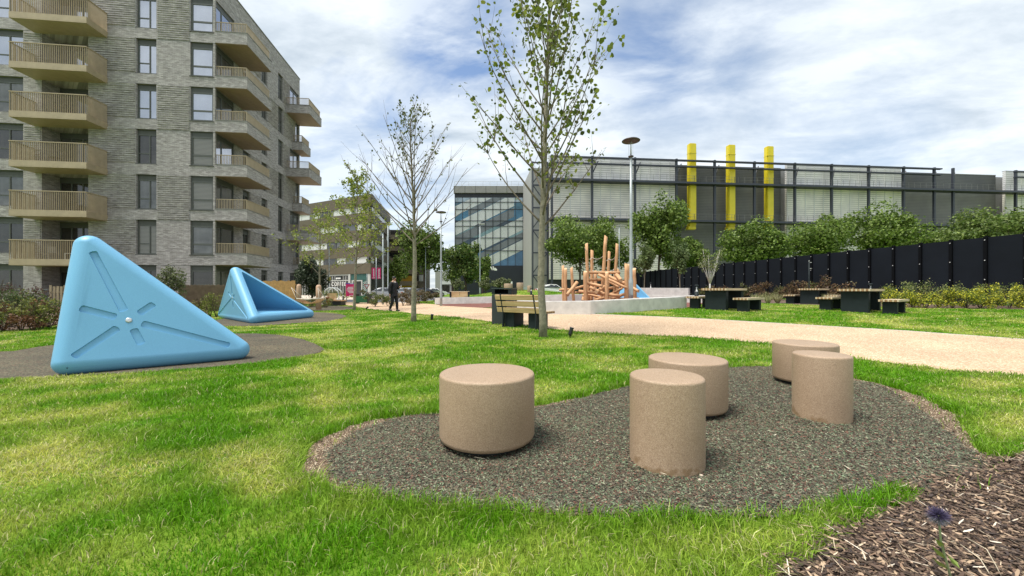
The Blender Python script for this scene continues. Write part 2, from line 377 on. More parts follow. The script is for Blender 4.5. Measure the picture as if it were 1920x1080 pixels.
# a few blades stray over the edges of the bare soil
Pe = area_pts(lambda y: 260, 1.4, 7, lambda y: -1.4 * y, lambda y: 1.4 * y); Pe = Pe[inpoly(Pe, soil1) & ~inpoly(Pe + rng.normal(0, .03, Pe.shape), rub1)]
P = np.concatenate([P, Pe]); n = len(P)
x, y = P[:, 0], P[:, 1]; z = gz(x, y)
patch = wave_noise(x + .25 * wave_noise(x, y, 21, 3), y + .25 * wave_noise(x, y, 22, 3), 3, 2.1, 28) * .75 + .6 * wave_noise(x, y, 9, 6.5, 24) - .05      # wide patches of lush and dry turf
tuft = wave_noise(x, y, 5, 9, 14)
dist_edge = np.full(n, 9.0)
for pl in (soil1, path_poly, mulch):                                # longer grass along borders the mower misses
    A = np.array(pl); B = np.roll(A, -1, 0)
    for a, b_ in zip(A, B):
        m_ = (np.abs(x - (a[0] + b_[0]) / 2) < np.abs(a[0] - b_[0]) + .5) & (np.abs(y - (a[1] + b_[1]) / 2) < np.abs(a[1] - b_[1]) + .5)
        if not m_.any(): continue
        d = b_ - a; q = P[m_] - a; tt = np.clip((q @ d) / (d @ d + 1e-9), 0, 1); dd = np.hypot(*(q - tt[:, None] * d).T)
        dist_edge[m_] = np.minimum(dist_edge[m_], dd)
edge = np.exp(-(dist_edge / .16) ** 2)
hgt = (0.038 + .013 * np.clip(tuft, -1.2, 1.6) - .008 * np.clip(patch, -1, 1.4) + .030 * edge) * rng.uniform(.65, 1.35, n)
hgt = np.clip(hgt, .015, .11)
wid = .0019 * np.clip((y / 2.4) ** .85, 1, 9) * rng.uniform(.8, 1.4, n)
az = rng.uniform(0, 2 * pi, n); lean = rng.uniform(.15, .95, n) * (1 + .5 * (patch > .4)); la = rng.uniform(0, 2 * pi, n) + .4 * tuft
ux, uy = np.cos(az), np.sin(az); lx, ly = np.cos(la) * lean * hgt, np.sin(la) * lean * hgt
base = np.stack([x, y, z - .004], 1); side = np.stack([ux * wid, uy * wid, 0 * x], 1)
mid = base + np.stack([lx * .4, ly * .4, hgt * .62], 1); tip = base + np.stack([lx * 1.2, ly * 1.2, hgt * (1 - .25 * np.clip(lean, 0, 1))], 1)
V = np.empty((n, 4, 3)); V[:, 0] = base - side; V[:, 1] = base + side; V[:, 2] = mid + side * .75; V[:, 3] = mid - side * .75
T = np.empty((n, 3, 3)); T[:, 0] = mid - side * .75; T[:, 1] = mid + side * .75; T[:, 2] = tip
green = np.array([.115, .29, .004]); lush = np.array([.05, .18, .003]); yel = np.array([.50, .51, .10]); straw = np.array([.62, .56, .30])
f = ss((patch + .75) / 1.8)[:, None] * (1 - .7 * edge[:, None])
c = green * (1 - f) + yel * f
c = np.where((rng.random(n) < .35)[:, None], c * .75 + lush * .25, c)
sm = rng.random(n) < (.035 + .24 * f[:, 0] ** 1.4); c[sm] = straw * rng.uniform(.7, 1.1, (sm.sum(), 1))
c *= rng.uniform(.55, 1.5, (n, 1)); c = np.clip(c, 0, .9)
Mg = mat('grass_blade', (1, 1, 1), .55, .0, 1, attr=True, trans=.38, spec=.25)
me = bpy.data.meshes.new('grass'); nv = n * 5
VV = np.empty((n, 5, 3), dtype=np.float32); VV[:, :4] = V; VV[:, 4] = tip
me.vertices.add(nv); me.vertices.foreach_set('co', VV.ravel())
b0 = (np.arange(n) * 5)[:, None]; lp = np.concatenate([b0 + 0, b0 + 1, b0 + 2, b0 + 3, b0 + 3, b0 + 2, b0 + 4], 1).astype(np.int32)
me.loops.add(n * 7); me.loops.foreach_set('vertex_index', lp.ravel())
me.polygons.add(2 * n); ls = np.stack([np.arange(n) * 7, np.arange(n) * 7 + 4], 1).astype(np.int32); me.polygons.foreach_set('loop_start', ls.ravel())
me.update(calc_edges=True)
ca = me.color_attributes.new('Col', 'FLOAT_COLOR', 'POINT'); cc = np.ones((n, 5, 4), dtype=np.float32); cc[:, :, :3] = c[:, None, :]
cc[:, 4, :3] *= 1.15; ca.data.foreach_set('color', cc.ravel()); me.materials.append(Mg)
tag(link('grass', me), 'short green and yellowish lawn grass over the whole park', 'grass', kind='stuff')
print('blades', n)
def chips(name, P, L_, W_, cols, m, tilt=.5, zoff=.012, lift=.6):
    n = len(P); a = rng.uniform(0, 2 * pi, n); ln = L_ * rng.uniform(.4, 1.3, n); wd = W_ * rng.uniform(.5, 1.4, n)
    d = np.stack([np.cos(a), np.sin(a), rng.uniform(-tilt, tilt, n)], 1) * ln[:, None] * .5
    s = np.stack([-np.sin(a), np.cos(a), rng.uniform(-tilt, tilt, n) * 1.6], 1) * wd[:, None] * .5
    c0 = np.stack([P[:, 0], P[:, 1], gz(P[:, 0], P[:, 1]) + zoff + rng.uniform(.1, 1, n) * lift * wd], 1)
    V = np.empty((n, 6, 3)); k = rng.uniform(-.25, .25, (n, 1))
    V[:, 0] = c0 - d - s * .6; V[:, 1] = c0 + s * k - s; V[:, 2] = c0 + d * rng.uniform(.6, 1, (n, 1)) - s; V[:, 3] = c0 + d; V[:, 4] = c0 + s; V[:, 5] = c0 - d * rng.uniform(.6, 1, (n, 1)) + s * .5
    ci = np.asarray(cols)[rng.integers(0, len(cols), n)] * rng.uniform(.7, 1.3, (n, 1))
    return link(name, mesh_np(name, V.reshape(-1, 3), 6, np.repeat(ci, 6, 0), m))
Mc = mat('loose_chip', (1, 1, 1), .85, 0, 1, attr=True)
Q = area_pts(lambda y: min(15000, 15000 * (2.6 / y) ** 1.4), 1.5, 7.5, lambda y: -.9 * y, lambda y: 1.45 * y)
Q = Q[inpoly(Q + rng.normal(0, .025, Q.shape), rub1)]
rc = [(.055, .05, .033), (.115, .11, .07), (.08, .125, .065), (.18, .08, .055), (.165, .21, .125), (.25, .25, .17), (.03, .026, .02), (.11, .08, .056), (.085, .105, .065), (.14, .115, .085)]
tag(chips('rubber_chips', Q, .019, .0050, rc, Mc, .45, .014), 'shredded dark green and brown rubber chips under the stools', 'rubber chips', kind='stuff')
Q = area_pts(lambda y: 14000 if y < 5 else 0, 1.5, 5, lambda y: -.9 * y, lambda y: 1.45 * y)
Q = Q[inpoly(Q, soil1) & ~inpoly(Q, rub1)]
tag(chips('soil_crumbs', Q, .009, .006, [(.22, .15, .09), (.36, .27, .18), (.10, .065, .04), (.50, .42, .31), (.14, .09, .06)], Mc, .5, .006), 'crumbs of bare sandy soil along the edge of the rubber', 'soil', kind='stuff')
Q = area_pts(lambda y: 14000, 1.0, 3.9, lambda y: .3 * y, lambda y: 1.5 * y + .6); Q = Q[inpoly(Q + rng.normal(0, .05, Q.shape), mulch)]
bc = [(.075, .05, .033), (.13, .085, .055), (.22, .145, .095), (.045, .03, .02), (.34, .24, .16), (.13, .08, .055), (.36, .26, .17), (.08, .05, .035), (.05, .035, .03), (.045, .028, .02), (.07, .042, .03), (.11, .07, .048)]
tag(chips('bark_chips', Q, .036, .0075, bc, Mc, .35, .018, 2.2), 'chipped brown bark mulch in the near right corner', 'bark mulch', kind='stuff')
Q = Q[rng.random(len(Q)) < .012]
tag(chips('wood_splinters', Q, .08, .005, [(.60, .50, .38), (.5, .4, .28), (.7, .62, .5)], Mc, .3, .03, 1.5), 'pale wood splinters lying on top of the bark mulch', 'wood splinters', kind='stuff')
Q = area_pts(lambda y: 3, 2, 7, lambda y: -.9 * y, lambda y: 1.45 * y); Q = Q[inpoly(Q, rub1)]
tag(chips('straw_bits', Q, .06, .004, [(.6, .55, .42)], Mc, .2, .025, 1), 'a few pale dry straws lying on the dark rubber', 'straw', kind='stuff')

# ================================================================ BUILDINGS
def brick_mat(name, c1, c2, mortar, us=1.0):
    m = bpy.data.materials.new(name); m.use_nodes = True; t = m.node_tree; b = t.nodes['Principled BSDF']; b.inputs['Roughness'].default_value = .92; b.inputs['Specular IOR Level'].default_value = .2
    tcn = t.nodes.new('ShaderNodeTexCoord'); s = t.nodes.new('ShaderNodeSeparateXYZ'); t.links.new(tcn.outputs['Object'], s.inputs[0])
    ad = t.nodes.new('ShaderNodeMath'); ad.operation = 'ADD'; t.links.new(s.outputs[0], ad.inputs[0]); t.links.new(s.outputs[1], ad.inputs[1])
    cb = t.nodes.new('ShaderNodeCombineXYZ'); t.links.new(ad.outputs[0], cb.inputs[0]); t.links.new(s.outputs[2], cb.inputs[1])
    br = t.nodes.new('ShaderNodeTexBrick'); br.inputs['Scale'].default_value = 1; br.inputs['Brick Width'].default_value = .29; br.inputs['Row Height'].default_value = .075
    br.inputs['Mortar Size'].default_value = .008; br.inputs['Color1'].default_value = (*c1, 1); br.inputs['Color2'].default_value = (*c2, 1); br.inputs['Mortar'].default_value = (*mortar, 1); br.inputs['Bias'].default_value = 0
    t.links.new(cb.outputs[0], br.inputs['Vector'])
    mp = t.nodes.new('ShaderNodeMapping'); mp.inputs['Scale'].default_value = (1.5, 6.5, 1); t.links.new(cb.outputs[0], mp.inputs[0])
    n = t.nodes.new('ShaderNodeTexNoise'); n.inputs['Scale'].default_value = 1.6; n.inputs['Detail'].default_value = 7; n.inputs['Roughness'].default_value = .75; t.links.new(mp.outputs[0], n.inputs['Vector'])
    r = t.nodes.new('ShaderNodeValToRGB'); r.color_ramp.elements[0].position = .34; r.color_ramp.elements[1].position = .66; r.color_ramp.elements[0].color = (.66, .64, .62, 1); r.color_ramp.elements[1].color = (1.25, 1.25, 1.25, 1); t.links.new(n.outputs[0], r.inputs[0])
    mm = t.nodes.new('ShaderNodeMix'); mm.data_type = 'RGBA'; mm.blend_type = 'MULTIPLY'; mm.inputs[0].default_value = 1
    t.links.new(br.outputs[0], mm.inputs[6]); t.links.new(r.outputs[0], mm.inputs[7]); t.links.new(mm.outputs[2], b.inputs['Base Color'])
    bp = t.nodes.new('ShaderNodeBump'); bp.inputs['Strength'].default_value = .5; bp.inputs['Distance'].default_value = .03; t.links.new(br.outputs['Fac'], bp.inputs['Height']); bp.invert = True; t.links.new(bp.outputs[0], b.inputs['Normal'])
    return m
M_brick = brick_mat('grey_brick', (.32, .303, .298), (.515, .488, .478), (.285, .262, .252))
M_frame = mat('window_frame_grey', (.095, .10, .09), .5, .08)
M_head = mat('header_panel', (.075, .078, .07), .6, .1)
M_bronze = mat('bronze_metal', (.42, .335, .215), .5, .12, 3, metal=.15)
M_soffit = mat('brown_soffit', (.30, .215, .15), .6, .12, 2)
M_cop = mat('coping_metal', (.22, .215, .20), .5, .08)
def glass(name, c, metal, rough=.06, var=.2, sc=.8):
    return mat(name, c, rough, var, sc, metal=metal, spec=.9)
G_sky = glass('glass_sky_reflection', (.46, .48, .54), .75, .05, .12)  # brighter mirror-like tone stands in for sky reflected in the upper windows
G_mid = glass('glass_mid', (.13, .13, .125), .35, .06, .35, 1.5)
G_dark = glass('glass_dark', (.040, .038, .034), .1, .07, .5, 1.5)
def blind_mat():
    m = mat('blind_behind_glass', (.20, .19, .17), .25, .15, 1.5, spec=.8); t = m.node_tree; b = t.nodes['Principled BSDF']
    tcn = t.nodes.new('ShaderNodeTexCoord'); wv = t.nodes.new('ShaderNodeTexWave'); wv.bands_direction = 'Z'; wv.inputs['Scale'].default_value = 3.5; wv.inputs['Distortion'].default_value = .6
    t.links.new(tcn.outputs['Object'], wv.inputs['Vector']); r = t.nodes.new('ShaderNodeValToRGB'); r.color_ramp.elements[0].color = (.09, .09, .08, 1); r.color_ramp.elements[1].color = (.24, .23, .205, 1)
    t.links.new(wv.outputs[0], r.inputs[0]); t.links.new(r.outputs[0], b.inputs['Base Color']); return m
G_blind = blind_mat()
def wall_grid(mb, P0, ud, nd, u0, u1, z0, z1, ops, depth, mi=0):
    "a wall face with real openings and reveals. ud along the wall, nd outwards"
    us = sorted({u0, u1, *[o[0] for o in ops], *[o[1] for o in ops]}); zs = sorted({z0, z1, *[o[2] for o in ops], *[o[3] for o in ops]})
    ud = Vector(ud); nd = Vector(nd); P0 = Vector(P0)
    def p(u, z, d=0): return P0 + ud * u - nd * d + Vector((0, 0, z))
    for a, b in zip(us[:-1], us[1:]):
        for c, d in zip(zs[:-1], zs[1:]):
            if any(o[0] <= (a + b) / 2 <= o[1] and o[2] <= (c + d) / 2 <= o[3] for o in ops): continue
            mb.poly([p(a, c), p(b, c), p(b, d), p(a, d)], mi)
    for o in ops:
        a, b, c, d = o[:4]; dp = o[4] if len(o) > 4 else depth
        mb.poly([p(a, c), p(a, c, dp), p(a, d, dp), p(a, d)], mi); mb.poly([p(b, c), p(b, d), p(b, d, dp), p(b, c, dp)], mi)
        mb.poly([p(a, c), p(b, c), p(b, c, dp), p(a, c, dp)], mi); mb.poly([p(a, d), p(a, d, dp), p(b, d, dp), p(b, d)], mi)
def window_meshes(w, h, head=.34, split=.6, transom=.36, fr=.07, name='window'):
    "frame mesh and pane mesh, lower left corner at origin, looking along -y"
    f = MB(); t = h - head
    f.box(0, w, -.02, .05, t, h, 1)
    f.box(0, fr, -.03, .05, 0, t); f.box(w - fr, w, -.03, .05, 0, t); f.box(fr, w - fr, -.03, .05, 0, fr); f.box(fr, w - fr, -.03, .05, t - fr, t)
    if split: f.box(w * split - fr / 2, w * split + fr / 2, -.028, .05, fr, t - fr)
    if transom: f.box(fr, (w * split if split else w) - fr / 2, -.026, .05, t * transom - fr / 2, t * transom + fr / 2)
    f.box(-.06, w + .06, -.17, -.034, -.05, -.003, 1)
    g_ = MB().box(fr * .5, w - fr * .5, .01, .03, fr * .5, t - fr * .5)
    return f.mesh(name, [M_frame, M_head]), g_
def add_window(par, fm, gm, loc, rz, gl, cache={}):
    o = link('window', fm, par, loc, rz); k = (id(gm), gl.name)
    if k not in cache: cache[k] = gm.mesh('pane', gl)
    link('pane', cache[k], o); return o
A0 = thing('apartment_block', 'tall grey brick apartment block with bronze balconies at the left edge', 'building', (-21.05, 27.21, 0), atan2(.117, .993))
ST = 3.15; TOP = 23.6; DEEP = 13.9
opsA, opsB = [], []
for k in range(7):
    b_ = ST * k
    s0 = b_ + (.45 if k else .9); s1 = b_ + 2.85
    opsA += [(-13.75, -11.9, s0, s1), (-10.8, -8.0, b_ + .05, b_ + 2.75, 1.3), (-5.05, -3.77, s0, s1), (-1.6, -.12, s0, s1)]
    opsB += [(.14, 2.3, b_ + .25, s1), (3.4, 4.4, s0, s1), (6.2, 7.2, s0, s1), (9.2, 10.2, s0, s1)]
    opsB += [(11.6, 13.7, b_ + .25, s1)] if k % 2 == 0 else [(12.85, 13.7, b_ + .25, s1)]
wb = MB()
wall_grid(wb, (0, 0, 0), (1, 0, 0), (0, -1, 0), -27, 0, -.5, TOP, opsA, .22)
wall_grid(wb, (0, 0, 0), (0, 1, 0), (1, 0, 0), 0, DEEP, -.5, TOP, opsB, .22)
wb.poly([(0, DEEP, -.5), (-27, DEEP, -.5), (-27, DEEP, TOP), (0, DEEP, TOP)]); wb.poly([(-27, DEEP, -.5), (-27, 0, -.5), (-27, 0, TOP), (-27, DEEP, TOP)])
wb.build('wall', M_brick, A0)
MB().box(-26.8, -.2, .2, DEEP - .2, TOP - .8, TOP - .5).build('roof', M_cop, A0)
c_ = MB(); c_.box(-27.05, .05, -.06, .3, TOP, TOP + .07); c_.box(-.3, .05, .3, DEEP + .05, TOP, TOP + .07); c_.build('coping', M_cop, A0)
def ribs(plane, a0, a1, z0, z1):                                      # protruding brick courses
    rb = MB()
    z = z0 + .06
    while z < z1 - .07:
        a = a0
        while a < a1:
            e = min(a1, a + R.uniform(.9, 2.8)); pr = R.uniform(.035, .06); h_ = .07
            if plane == 'A': rb.box(a + .002, e - .004, -pr, .0, z, z + h_)
            else: rb.box(0, pr, a + .002, e - .004, z, z + h_)
            a = e
        z += .15
    rb.build('ribbed_brickwork', M_brick, A0)
for k in range(7):
    b_ = ST * k
    if k: ribs('A', -7.95, -5.1, b_ + .45, b_ + 2.85)
    if k % 2 == 0 and k: ribs('A', -3.7, -1.65, b_ - .3, b_ + 2.85)
    if k % 2: ribs('A', -11.85, -10.85, b_ + .3, b_ + 2.8)
    if k: ribs('B', 4.45, 6.15, b_ + .45, b_ + 2.85); ribs('B', 10.25, 11.55 if k % 2 == 0 else 12.8, b_ + .45, b_ + 2.85)
    if k % 2 == 1: ribs('B', 7.25, 9.15, b_ + .45, b_ + 2.85)
jn = MB()
for k in range(1, 7):
    jn.box(-27, 0, -.006, .0, ST * k - .32, ST * k - .295); jn.box(0, .006, 0, DEEP, ST * k - .32, ST * k - .295)
jn.build('movement_joints', M_head, A0)
H_ = 2.40; H0 = 1.95
wA = {1: window_meshes(1.28, H_), 0: window_meshes(1.28, H0)}; wW = {1: window_meshes(1.85, H_, split=.5), 0: window_meshes(1.85, H0, split=.5)}
wC = {1: window_meshes(1.48, H_, split=0, fr=.11), 0: window_meshes(1.48, H0, split=0, fr=.11)}
wB = {1: window_meshes(1.0, H_, split=.55), 0: window_meshes(1.0, H0, split=.55)}
wD = window_meshes(2.16, 2.6, head=.3, split=.34, transom=0, fr=.09); wE = window_meshes(2.1, 2.6, head=.2, split=.5, transom=.3); wF = window_meshes(.85, 2.6, head=.2, split=0, transom=.3)
doorm = MB()
for i in range(4): doorm.box(i * .7, i * .7 + .08, -.03, .05, 0, 2.3)
doorm.box(2.72, 2.8, -.03, .05, 0, 2.3); doorm.box(0, 2.8, -.031, .05, 2.3, 2.7, 1); doorm.box(.08, 2.72, -.029, .05, 0, .1)
dm_ = doorm.mesh('glazed_door', [M_frame, M_head]); dg_ = MB().box(.04, 2.76, .01, .03, .04, 2.3)
RB = pi / 2                                                           # rotation that makes -y look along +x
for k in range(7):
    b_ = ST * k; q = 1 if k else 0; s0 = b_ + (.45 if k else .9)
    gl = G_sky if k >= 4 else [G_dark, G_blind, G_mid, G_dark][k]; gl2 = G_sky if k >= 4 else [G_dark, G_mid, G_blind, G_blind][k]  # glass tone set by floor to imitate reflections: bright sky above, darker below
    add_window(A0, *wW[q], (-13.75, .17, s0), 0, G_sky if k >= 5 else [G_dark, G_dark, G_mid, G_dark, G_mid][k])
    add_window(A0, *wA[q], (-5.05, .17, s0), 0, gl)
    add_window(A0, *wC[q], (-1.6, .12, s0), 0, gl2)
    d_ = link('glazed_door', dm_, A0, (-10.8, 1.2, b_ + .05), 0); link('pane', dg_.mesh('pane', G_sky if k >= 5 else (G_mid if k in (4, 3) else G_dark)), d_)
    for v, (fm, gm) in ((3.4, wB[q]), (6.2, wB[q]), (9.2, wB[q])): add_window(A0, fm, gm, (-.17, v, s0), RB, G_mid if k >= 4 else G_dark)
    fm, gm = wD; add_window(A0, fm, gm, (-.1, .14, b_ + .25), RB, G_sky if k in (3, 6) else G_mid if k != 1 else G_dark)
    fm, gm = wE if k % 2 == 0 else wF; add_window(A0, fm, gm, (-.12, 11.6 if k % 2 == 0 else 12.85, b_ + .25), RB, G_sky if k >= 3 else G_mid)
# bronze balconies on the front
U0, U1, VD = -11.2, -6.8, 1.5
bal = MB(); bal.box(U0, U1, -VD, -.004, -.43, -.37); bal.box(U0, U1, -VD, -VD + .05, -.365, -.02); bal.box(U0, U0 + .05, -VD + .053, -.004, -.365, -.02); bal.box(U1 - .05, U1, -VD + .053, -.004, -.365, -.02); bal.box(U0 + .06, U1 - .06, -VD + .06, -.004, -.2, -.05)
bal_m = bal.mesh('balcony', M_bronze)
rl = MB(); T_ = 1.2
def bars(mb, a, b, z0, z1, sp, w, d, along='x', y=0.0):
    k = int(abs(b - a) / sp)
    for i in range(k + 1):
        u = a + (b - a) * i / k
        if along == 'x': mb.box(u - w / 2, u + w / 2, y - d / 2, y + d / 2, z0, z1)
        else: mb.box(y - d / 2, y + d / 2, u - w / 2, u + w / 2, z0, z1)
bars(rl, U0 + .03, U1 - .03, -.02, T_ - .03, .105, .022, .035, 'x', -VD + .025)
bars(rl, -VD + .13, -.05, -.02, T_ - .03, .075, .022, .045, 'y', U0 + .025); bars(rl, -VD + .13, -.05, -.02, T_ - .03, .075, .022, .045, 'y', U1 - .025)
rl.box(U0 - .01, U1 + .01, -VD - .01, -VD + .06, T_ - .03, T_ + .02); rl.box(U0 - .01, U0 + .06, -VD + .06, 0, T_ - .03, T_ + .02); rl.box(U1 - .06, U1 + .01, -VD + .06, 0, T_ - .03, T_ + .02)
rl_m = rl.mesh('railing', M_bronze)
for k in range(1, 7):
    o = link('balcony', bal_m, A0, (0, 0, ST * k - .03)); link('railing', rl_m, o)
# brick-clad balconies on the side
def brick_balcony(u1, v0, v1, zb, railh=.66, front=True):
    m = MB(); th = .22; u0 = .004
    m.box(u0, u1, v0, v0 + th, -.25, .55); m.box(u1 - th, u1, v0 + th + .002, v1 - th - .002, -.25, .55); m.box(u0, u1, v1 - th, v1, -.25, .55)
    m.box(u0, u1 - th - .002, v0 + th + .002, v1 - th - .002, -.2, -.02)
    o = m.build('balcony', M_brick, A0, (0, 0, zb))
    s = MB(); s.box(u0, u1 - .02, v0 + .02, v1 - .02, -.275, -.253)
    for i in range(1, 6): s.box(u0 + (u1 - u0) * i / 6, u0 + (u1 - u0) * i / 6 + .02, v0 + .02, v1 - .02, -.283, -.2755)
    s.build('soffit', M_soffit, o)
    c = MB(); c.box(u0, u1 + .03, v0 - .03, v0 + th + .02, .552, .59); c.box(u1 - th - .02, u1 + .03, v0 + th + .02, v1, .552, .59); c.build('coping', M_cop, o)
    q = MB(); e = .11
    bars(q, .06, u1 - e, .59, .59 + railh, .10, .022, .04, 'x', v0 + e); q.box(0.01, u1 - e + .03, v0 + e - .03, v0 + e + .03, .59 + railh, .63 + railh)
    bars(q, v0 + e, v1 - .2, .59, .59 + railh, .075, .045, .03, 'y', u1 - e); q.box(u1 - e - .03, u1 - e + .03, v0 + e, v1 - .15, .59 + railh, .63 + railh)
    q.build('railing', M_bronze, o); return o
for k in range(1, 7): brick_balcony(2.12, 0.0, 3.5, ST * k)
for k in (2, 4, 6): brick_balcony(2.2, 10.75, 13.95, ST * k)
for k in (1, 3, 5): brick_balcony(.95, 12.2, 14.3, ST * k)
# a few things standing on balconies
for (u, k, col_) in ((-9.2, 3, (.03, .03, .03)), (-9.6, 1, (.25, .22, .2)), (-8.2, 1, (.6, .6, .58))):
    z = ST * k; f = thing('balcony_chair', {(-9.2, 3): 'black chair behind the bars of the third bronze balcony from the ground', (-9.6, 1): 'brown chair on the lowest bronze balcony', (-8.2, 1): 'white chair on the lowest bronze balcony'}[(u, k)], 'chair',
        A0.matrix_world @ Vector((0, 0, 0)), 0)
    Mw = Matrix.Translation(A0.location) @ Matrix.Rotation(A0.rotation_euler.z, 4, 'Z'); f.location = Mw @ Vector((u, -.85, z - .08)); f.rotation_euler = (0, 0, A0.rotation_euler.z)
    mm_ = mat('chair_%d_%d' % (k, int(u * -10)), col_, .6)
    s = MB(); s.box(-.25, .25, -.25, .25, .42, .46); s.build('seat', mm_, f, bev=.01); s = MB(); s.box(-.25, .25, .22, .26, .46, .92); s.build('backrest', mm_, f, bev=.01)
    for sx in (-1, 1):
        for sy in (-1, 1): MB().box(sx * .23 - .02, sx * .23 + .02, sy * .22 - .02, sy * .22 + .02, 0, .42).build('leg', mm_, f)

# ---------------------------------------------------------------- brown office block with white window bands
M_brown = mat('brown_cladding', (.105, .085, .055), .6, .1, 1.5)
M_white = mat('white_panel', (.62, .63, .62), .5, .06, 2)
M_greyp = mat('grey_panel', (.33, .33, .31), .6, .08, 2)
M_black = mat('black_metal', (.018, .02, .022), .45, .15, 3)
M_gfr = mat('pale_frame', (.45, .46, .44), .5, .06)
M_teal = mat('teal_panel', (.02, .085, .075), .5, .1)
def frame2d(A, B):
    d = Vector((B[0] - A[0], B[1] - A[1], 0)); l = d.length; d.normalize(); n_ = Vector((d.y, -d.x, 0)); return d, n_, l
def face_box(mb, A, d, n_, u0, u1, z0, z1, p0, p1, mi=0):
    M = Matrix((d, -n_, Vector((0, 0, 1)))).transposed().to_4x4(); M.translation = Vector((A[0], A[1], 0))
    mb.box(u0, u1, -p1, -p0, z0, z1, mi, M)
cor = Vector((-26.35, 71.7)); Lf = cor + Vector((-.887, .462)) * 34; Rt = cor + Vector((-.16, .987)) * 22
B0 = thing('office_block', 'brown clad office block with white window bands and a coffee shop at street level', 'building', (cor.x, cor.y, 0))
def loc2(p): return (p[0] - cor.x, p[1] - cor.y)
core = MB(); bk = cor + Vector((-.887, .462)) * 34 + Vector((-.16, .987)) * 22
pts = [cor, Lf, bk, Rt]; core.poly([(*loc2(p), 18.6) for p in pts])
for a, b in zip(pts, pts[1:] + pts[:1]): core.poly([(*loc2(a), -.5), (*loc2(b), -.5), (*loc2(b), 18.6), (*loc2(a), 18.6)])
core.build('core', M_black, B0)
bands = MB(); wins = []; HZ = [(4.2, 6.15), (7.35, 9.3), (10.55, 12.5), (13.75, 15.7), (16.9, 19.0)]
for (a, b) in ((Lf, cor), (cor, Rt)):
    d, n_, l = frame2d(loc2(a), loc2(b))
    for z0, z1 in HZ: face_box(bands, loc2(a), d, n_, 0 if a is Lf else 0, l + (.25 if a is Lf else 0), z0, z1, 0, .3)
bands.build('cladding_bands', M_brown, B0)
rr = random.Random(4)
for (a, b) in ((Lf, cor), (cor, Rt)):
    d, n_, l = frame2d(loc2(a), loc2(b))
    for i in range(4):
        z0, z1 = HZ[i][1], HZ[i + 1][0]; u = .3
        while u < l - .6:
            wd = rr.choice([1.1, 2.6, 2.9, 2.2]); wd = min(wd, l - .3 - u)
            kind = rr.random(); p = MB(); face_box(p, loc2(a), d, n_, u, u + wd - .12, z0 + .004, z1 - .004, 0, .12)
            if kind < .62 and wd > 2: p.build('white_panel', M_white, B0)
            elif kind < .8: p.build('window', G_mid, B0)
            else: p.build('window', G_dark, B0)
            u += wd
d, n_, l = frame2d(loc2(Lf), loc2(cor)); gf = MB(); gp_ = MB()
A_ = loc2(Lf)
for i in range(30):
    u = l - 5.9 - i * .78
    if u > 0: face_box(gf, A_, d, n_, u, u + .1, 0, 3.9, .02, .16)
face_box(gf, A_, d, n_, 0, l - 5.9, 2.9, 3.06, .02, .17); face_box(gf, A_, d, n_, 0, l - 5.9, 3.95, 4.15, .02, .2); face_box(gf, A_, d, n_, l - 5.75, l - 5.25, 0, 4.15, 0, .3); face_box(gf, A_, d, n_, l - .6, l, 0, 4.15, 0, .22); face_box(gf, A_, d, n_, l - 4.9, l - 4.6, 0, 3.0, 0, .22); face_box(gf, A_, d, n_, l - 2.3, l - 2.05, 0, 3.0, 0, .22); face_box(gf, A_, d, n_, l - 4.59, l - 2.31, 2.8, 3.0, 0, .23)
gf.build('shopfront_frame', M_gfr, B0); face_box(gp_, A_, d, n_, 0, l - 5.9, 0, 3.9, 0, .05); gp_.build('shop_window', G_dark, B0)
q = MB(); face_box(q, A_, d, n_, l - 5.2, l - .7, 3.05, 4.15, 0, .15); face_box(q, A_, d, n_, l - 2.0, l - .7, 0, 3.04, 0, .1); q.build('teal_panels', M_teal, B0)
q = MB()
for i in range(7):
    for s_ in (0,):
        pts_ = [(l - 1.9, .1 + i * .38), (l - 1.9, .22 + i * .38), (l - .8, 1.0 + i * .38), (l - .8, .88 + i * .38)]
        pts_ = [(u, min(z, 3.0)) for u, z in pts_]
        q.poly([Vector((A_[0], A_[1], 0)) + d * u + n_ * .11 + Vector((0, 0, z)) for u, z in pts_])
q.build('diagonal_stripes', M_gfr, B0)
# lettering made as real raised letters
def text_obj(name, body, size, depth, m, par=None, loc=(0, 0, 0), M=None, align='CENTER'):
    cu = bpy.data.curves.new(name, 'FONT'); cu.body = body; cu.size = size; cu.extrude = depth; cu.align_x = align; cu.space_character = 1.28
    to = bpy.data.objects.new('tmp_text', cu); COL.objects.link(to)
    me_ = bpy.data.meshes.new_from_object(to.evaluated_get(bpy.context.evaluated_depsgraph_get())); bpy.data.objects.remove(to); bpy.data.curves.remove(cu)
    me_.name = name; me_.transform(M if M is not None else Matrix.Identity(4)); me_.materials.clear(); me_.materials.append(m); o = link(name, me_, par, loc); return o
M_letter = mat('white_lettering', (.8, .8, .78), .5, .03)
Mt = Matrix((d, Vector((0, 0, 1)), n_)).transposed().to_4x4(); Mt.translation = Vector((A_[0], A_[1], 0)) + d * (l - 8.6) + n_ * .24 + Vector((0, 0, 1.95))
tl = text_obj('lettering', 'COFFEE', 1.0, .03, M_letter, B0, M=Mt)
Mt2 = Mt.copy(); Mt2.translation = Vector((A_[0], A_[1], 0)) + d * (l - 13.9) + n_ * .22 + Vector((0, 0, 3.05))
q = MB(); face_box(q, A_, d, n_, l - 9.6, l - 7.8, 3.08, 3.9, .02, .19); q.build('sign_board', M_black, B0)
q = MB()
for i, (a, b) in enumerate(((-.7, -.35), (-.28, -.02), (.05, .3), (.36, .62))): face_box(q, A_, d, n_, l - 8.7 + a, l - 8.7 + b, 3.25 + .06 * (i % 2), 3.55, .19, .21)
q.build('sign_marks', M_letter, B0)
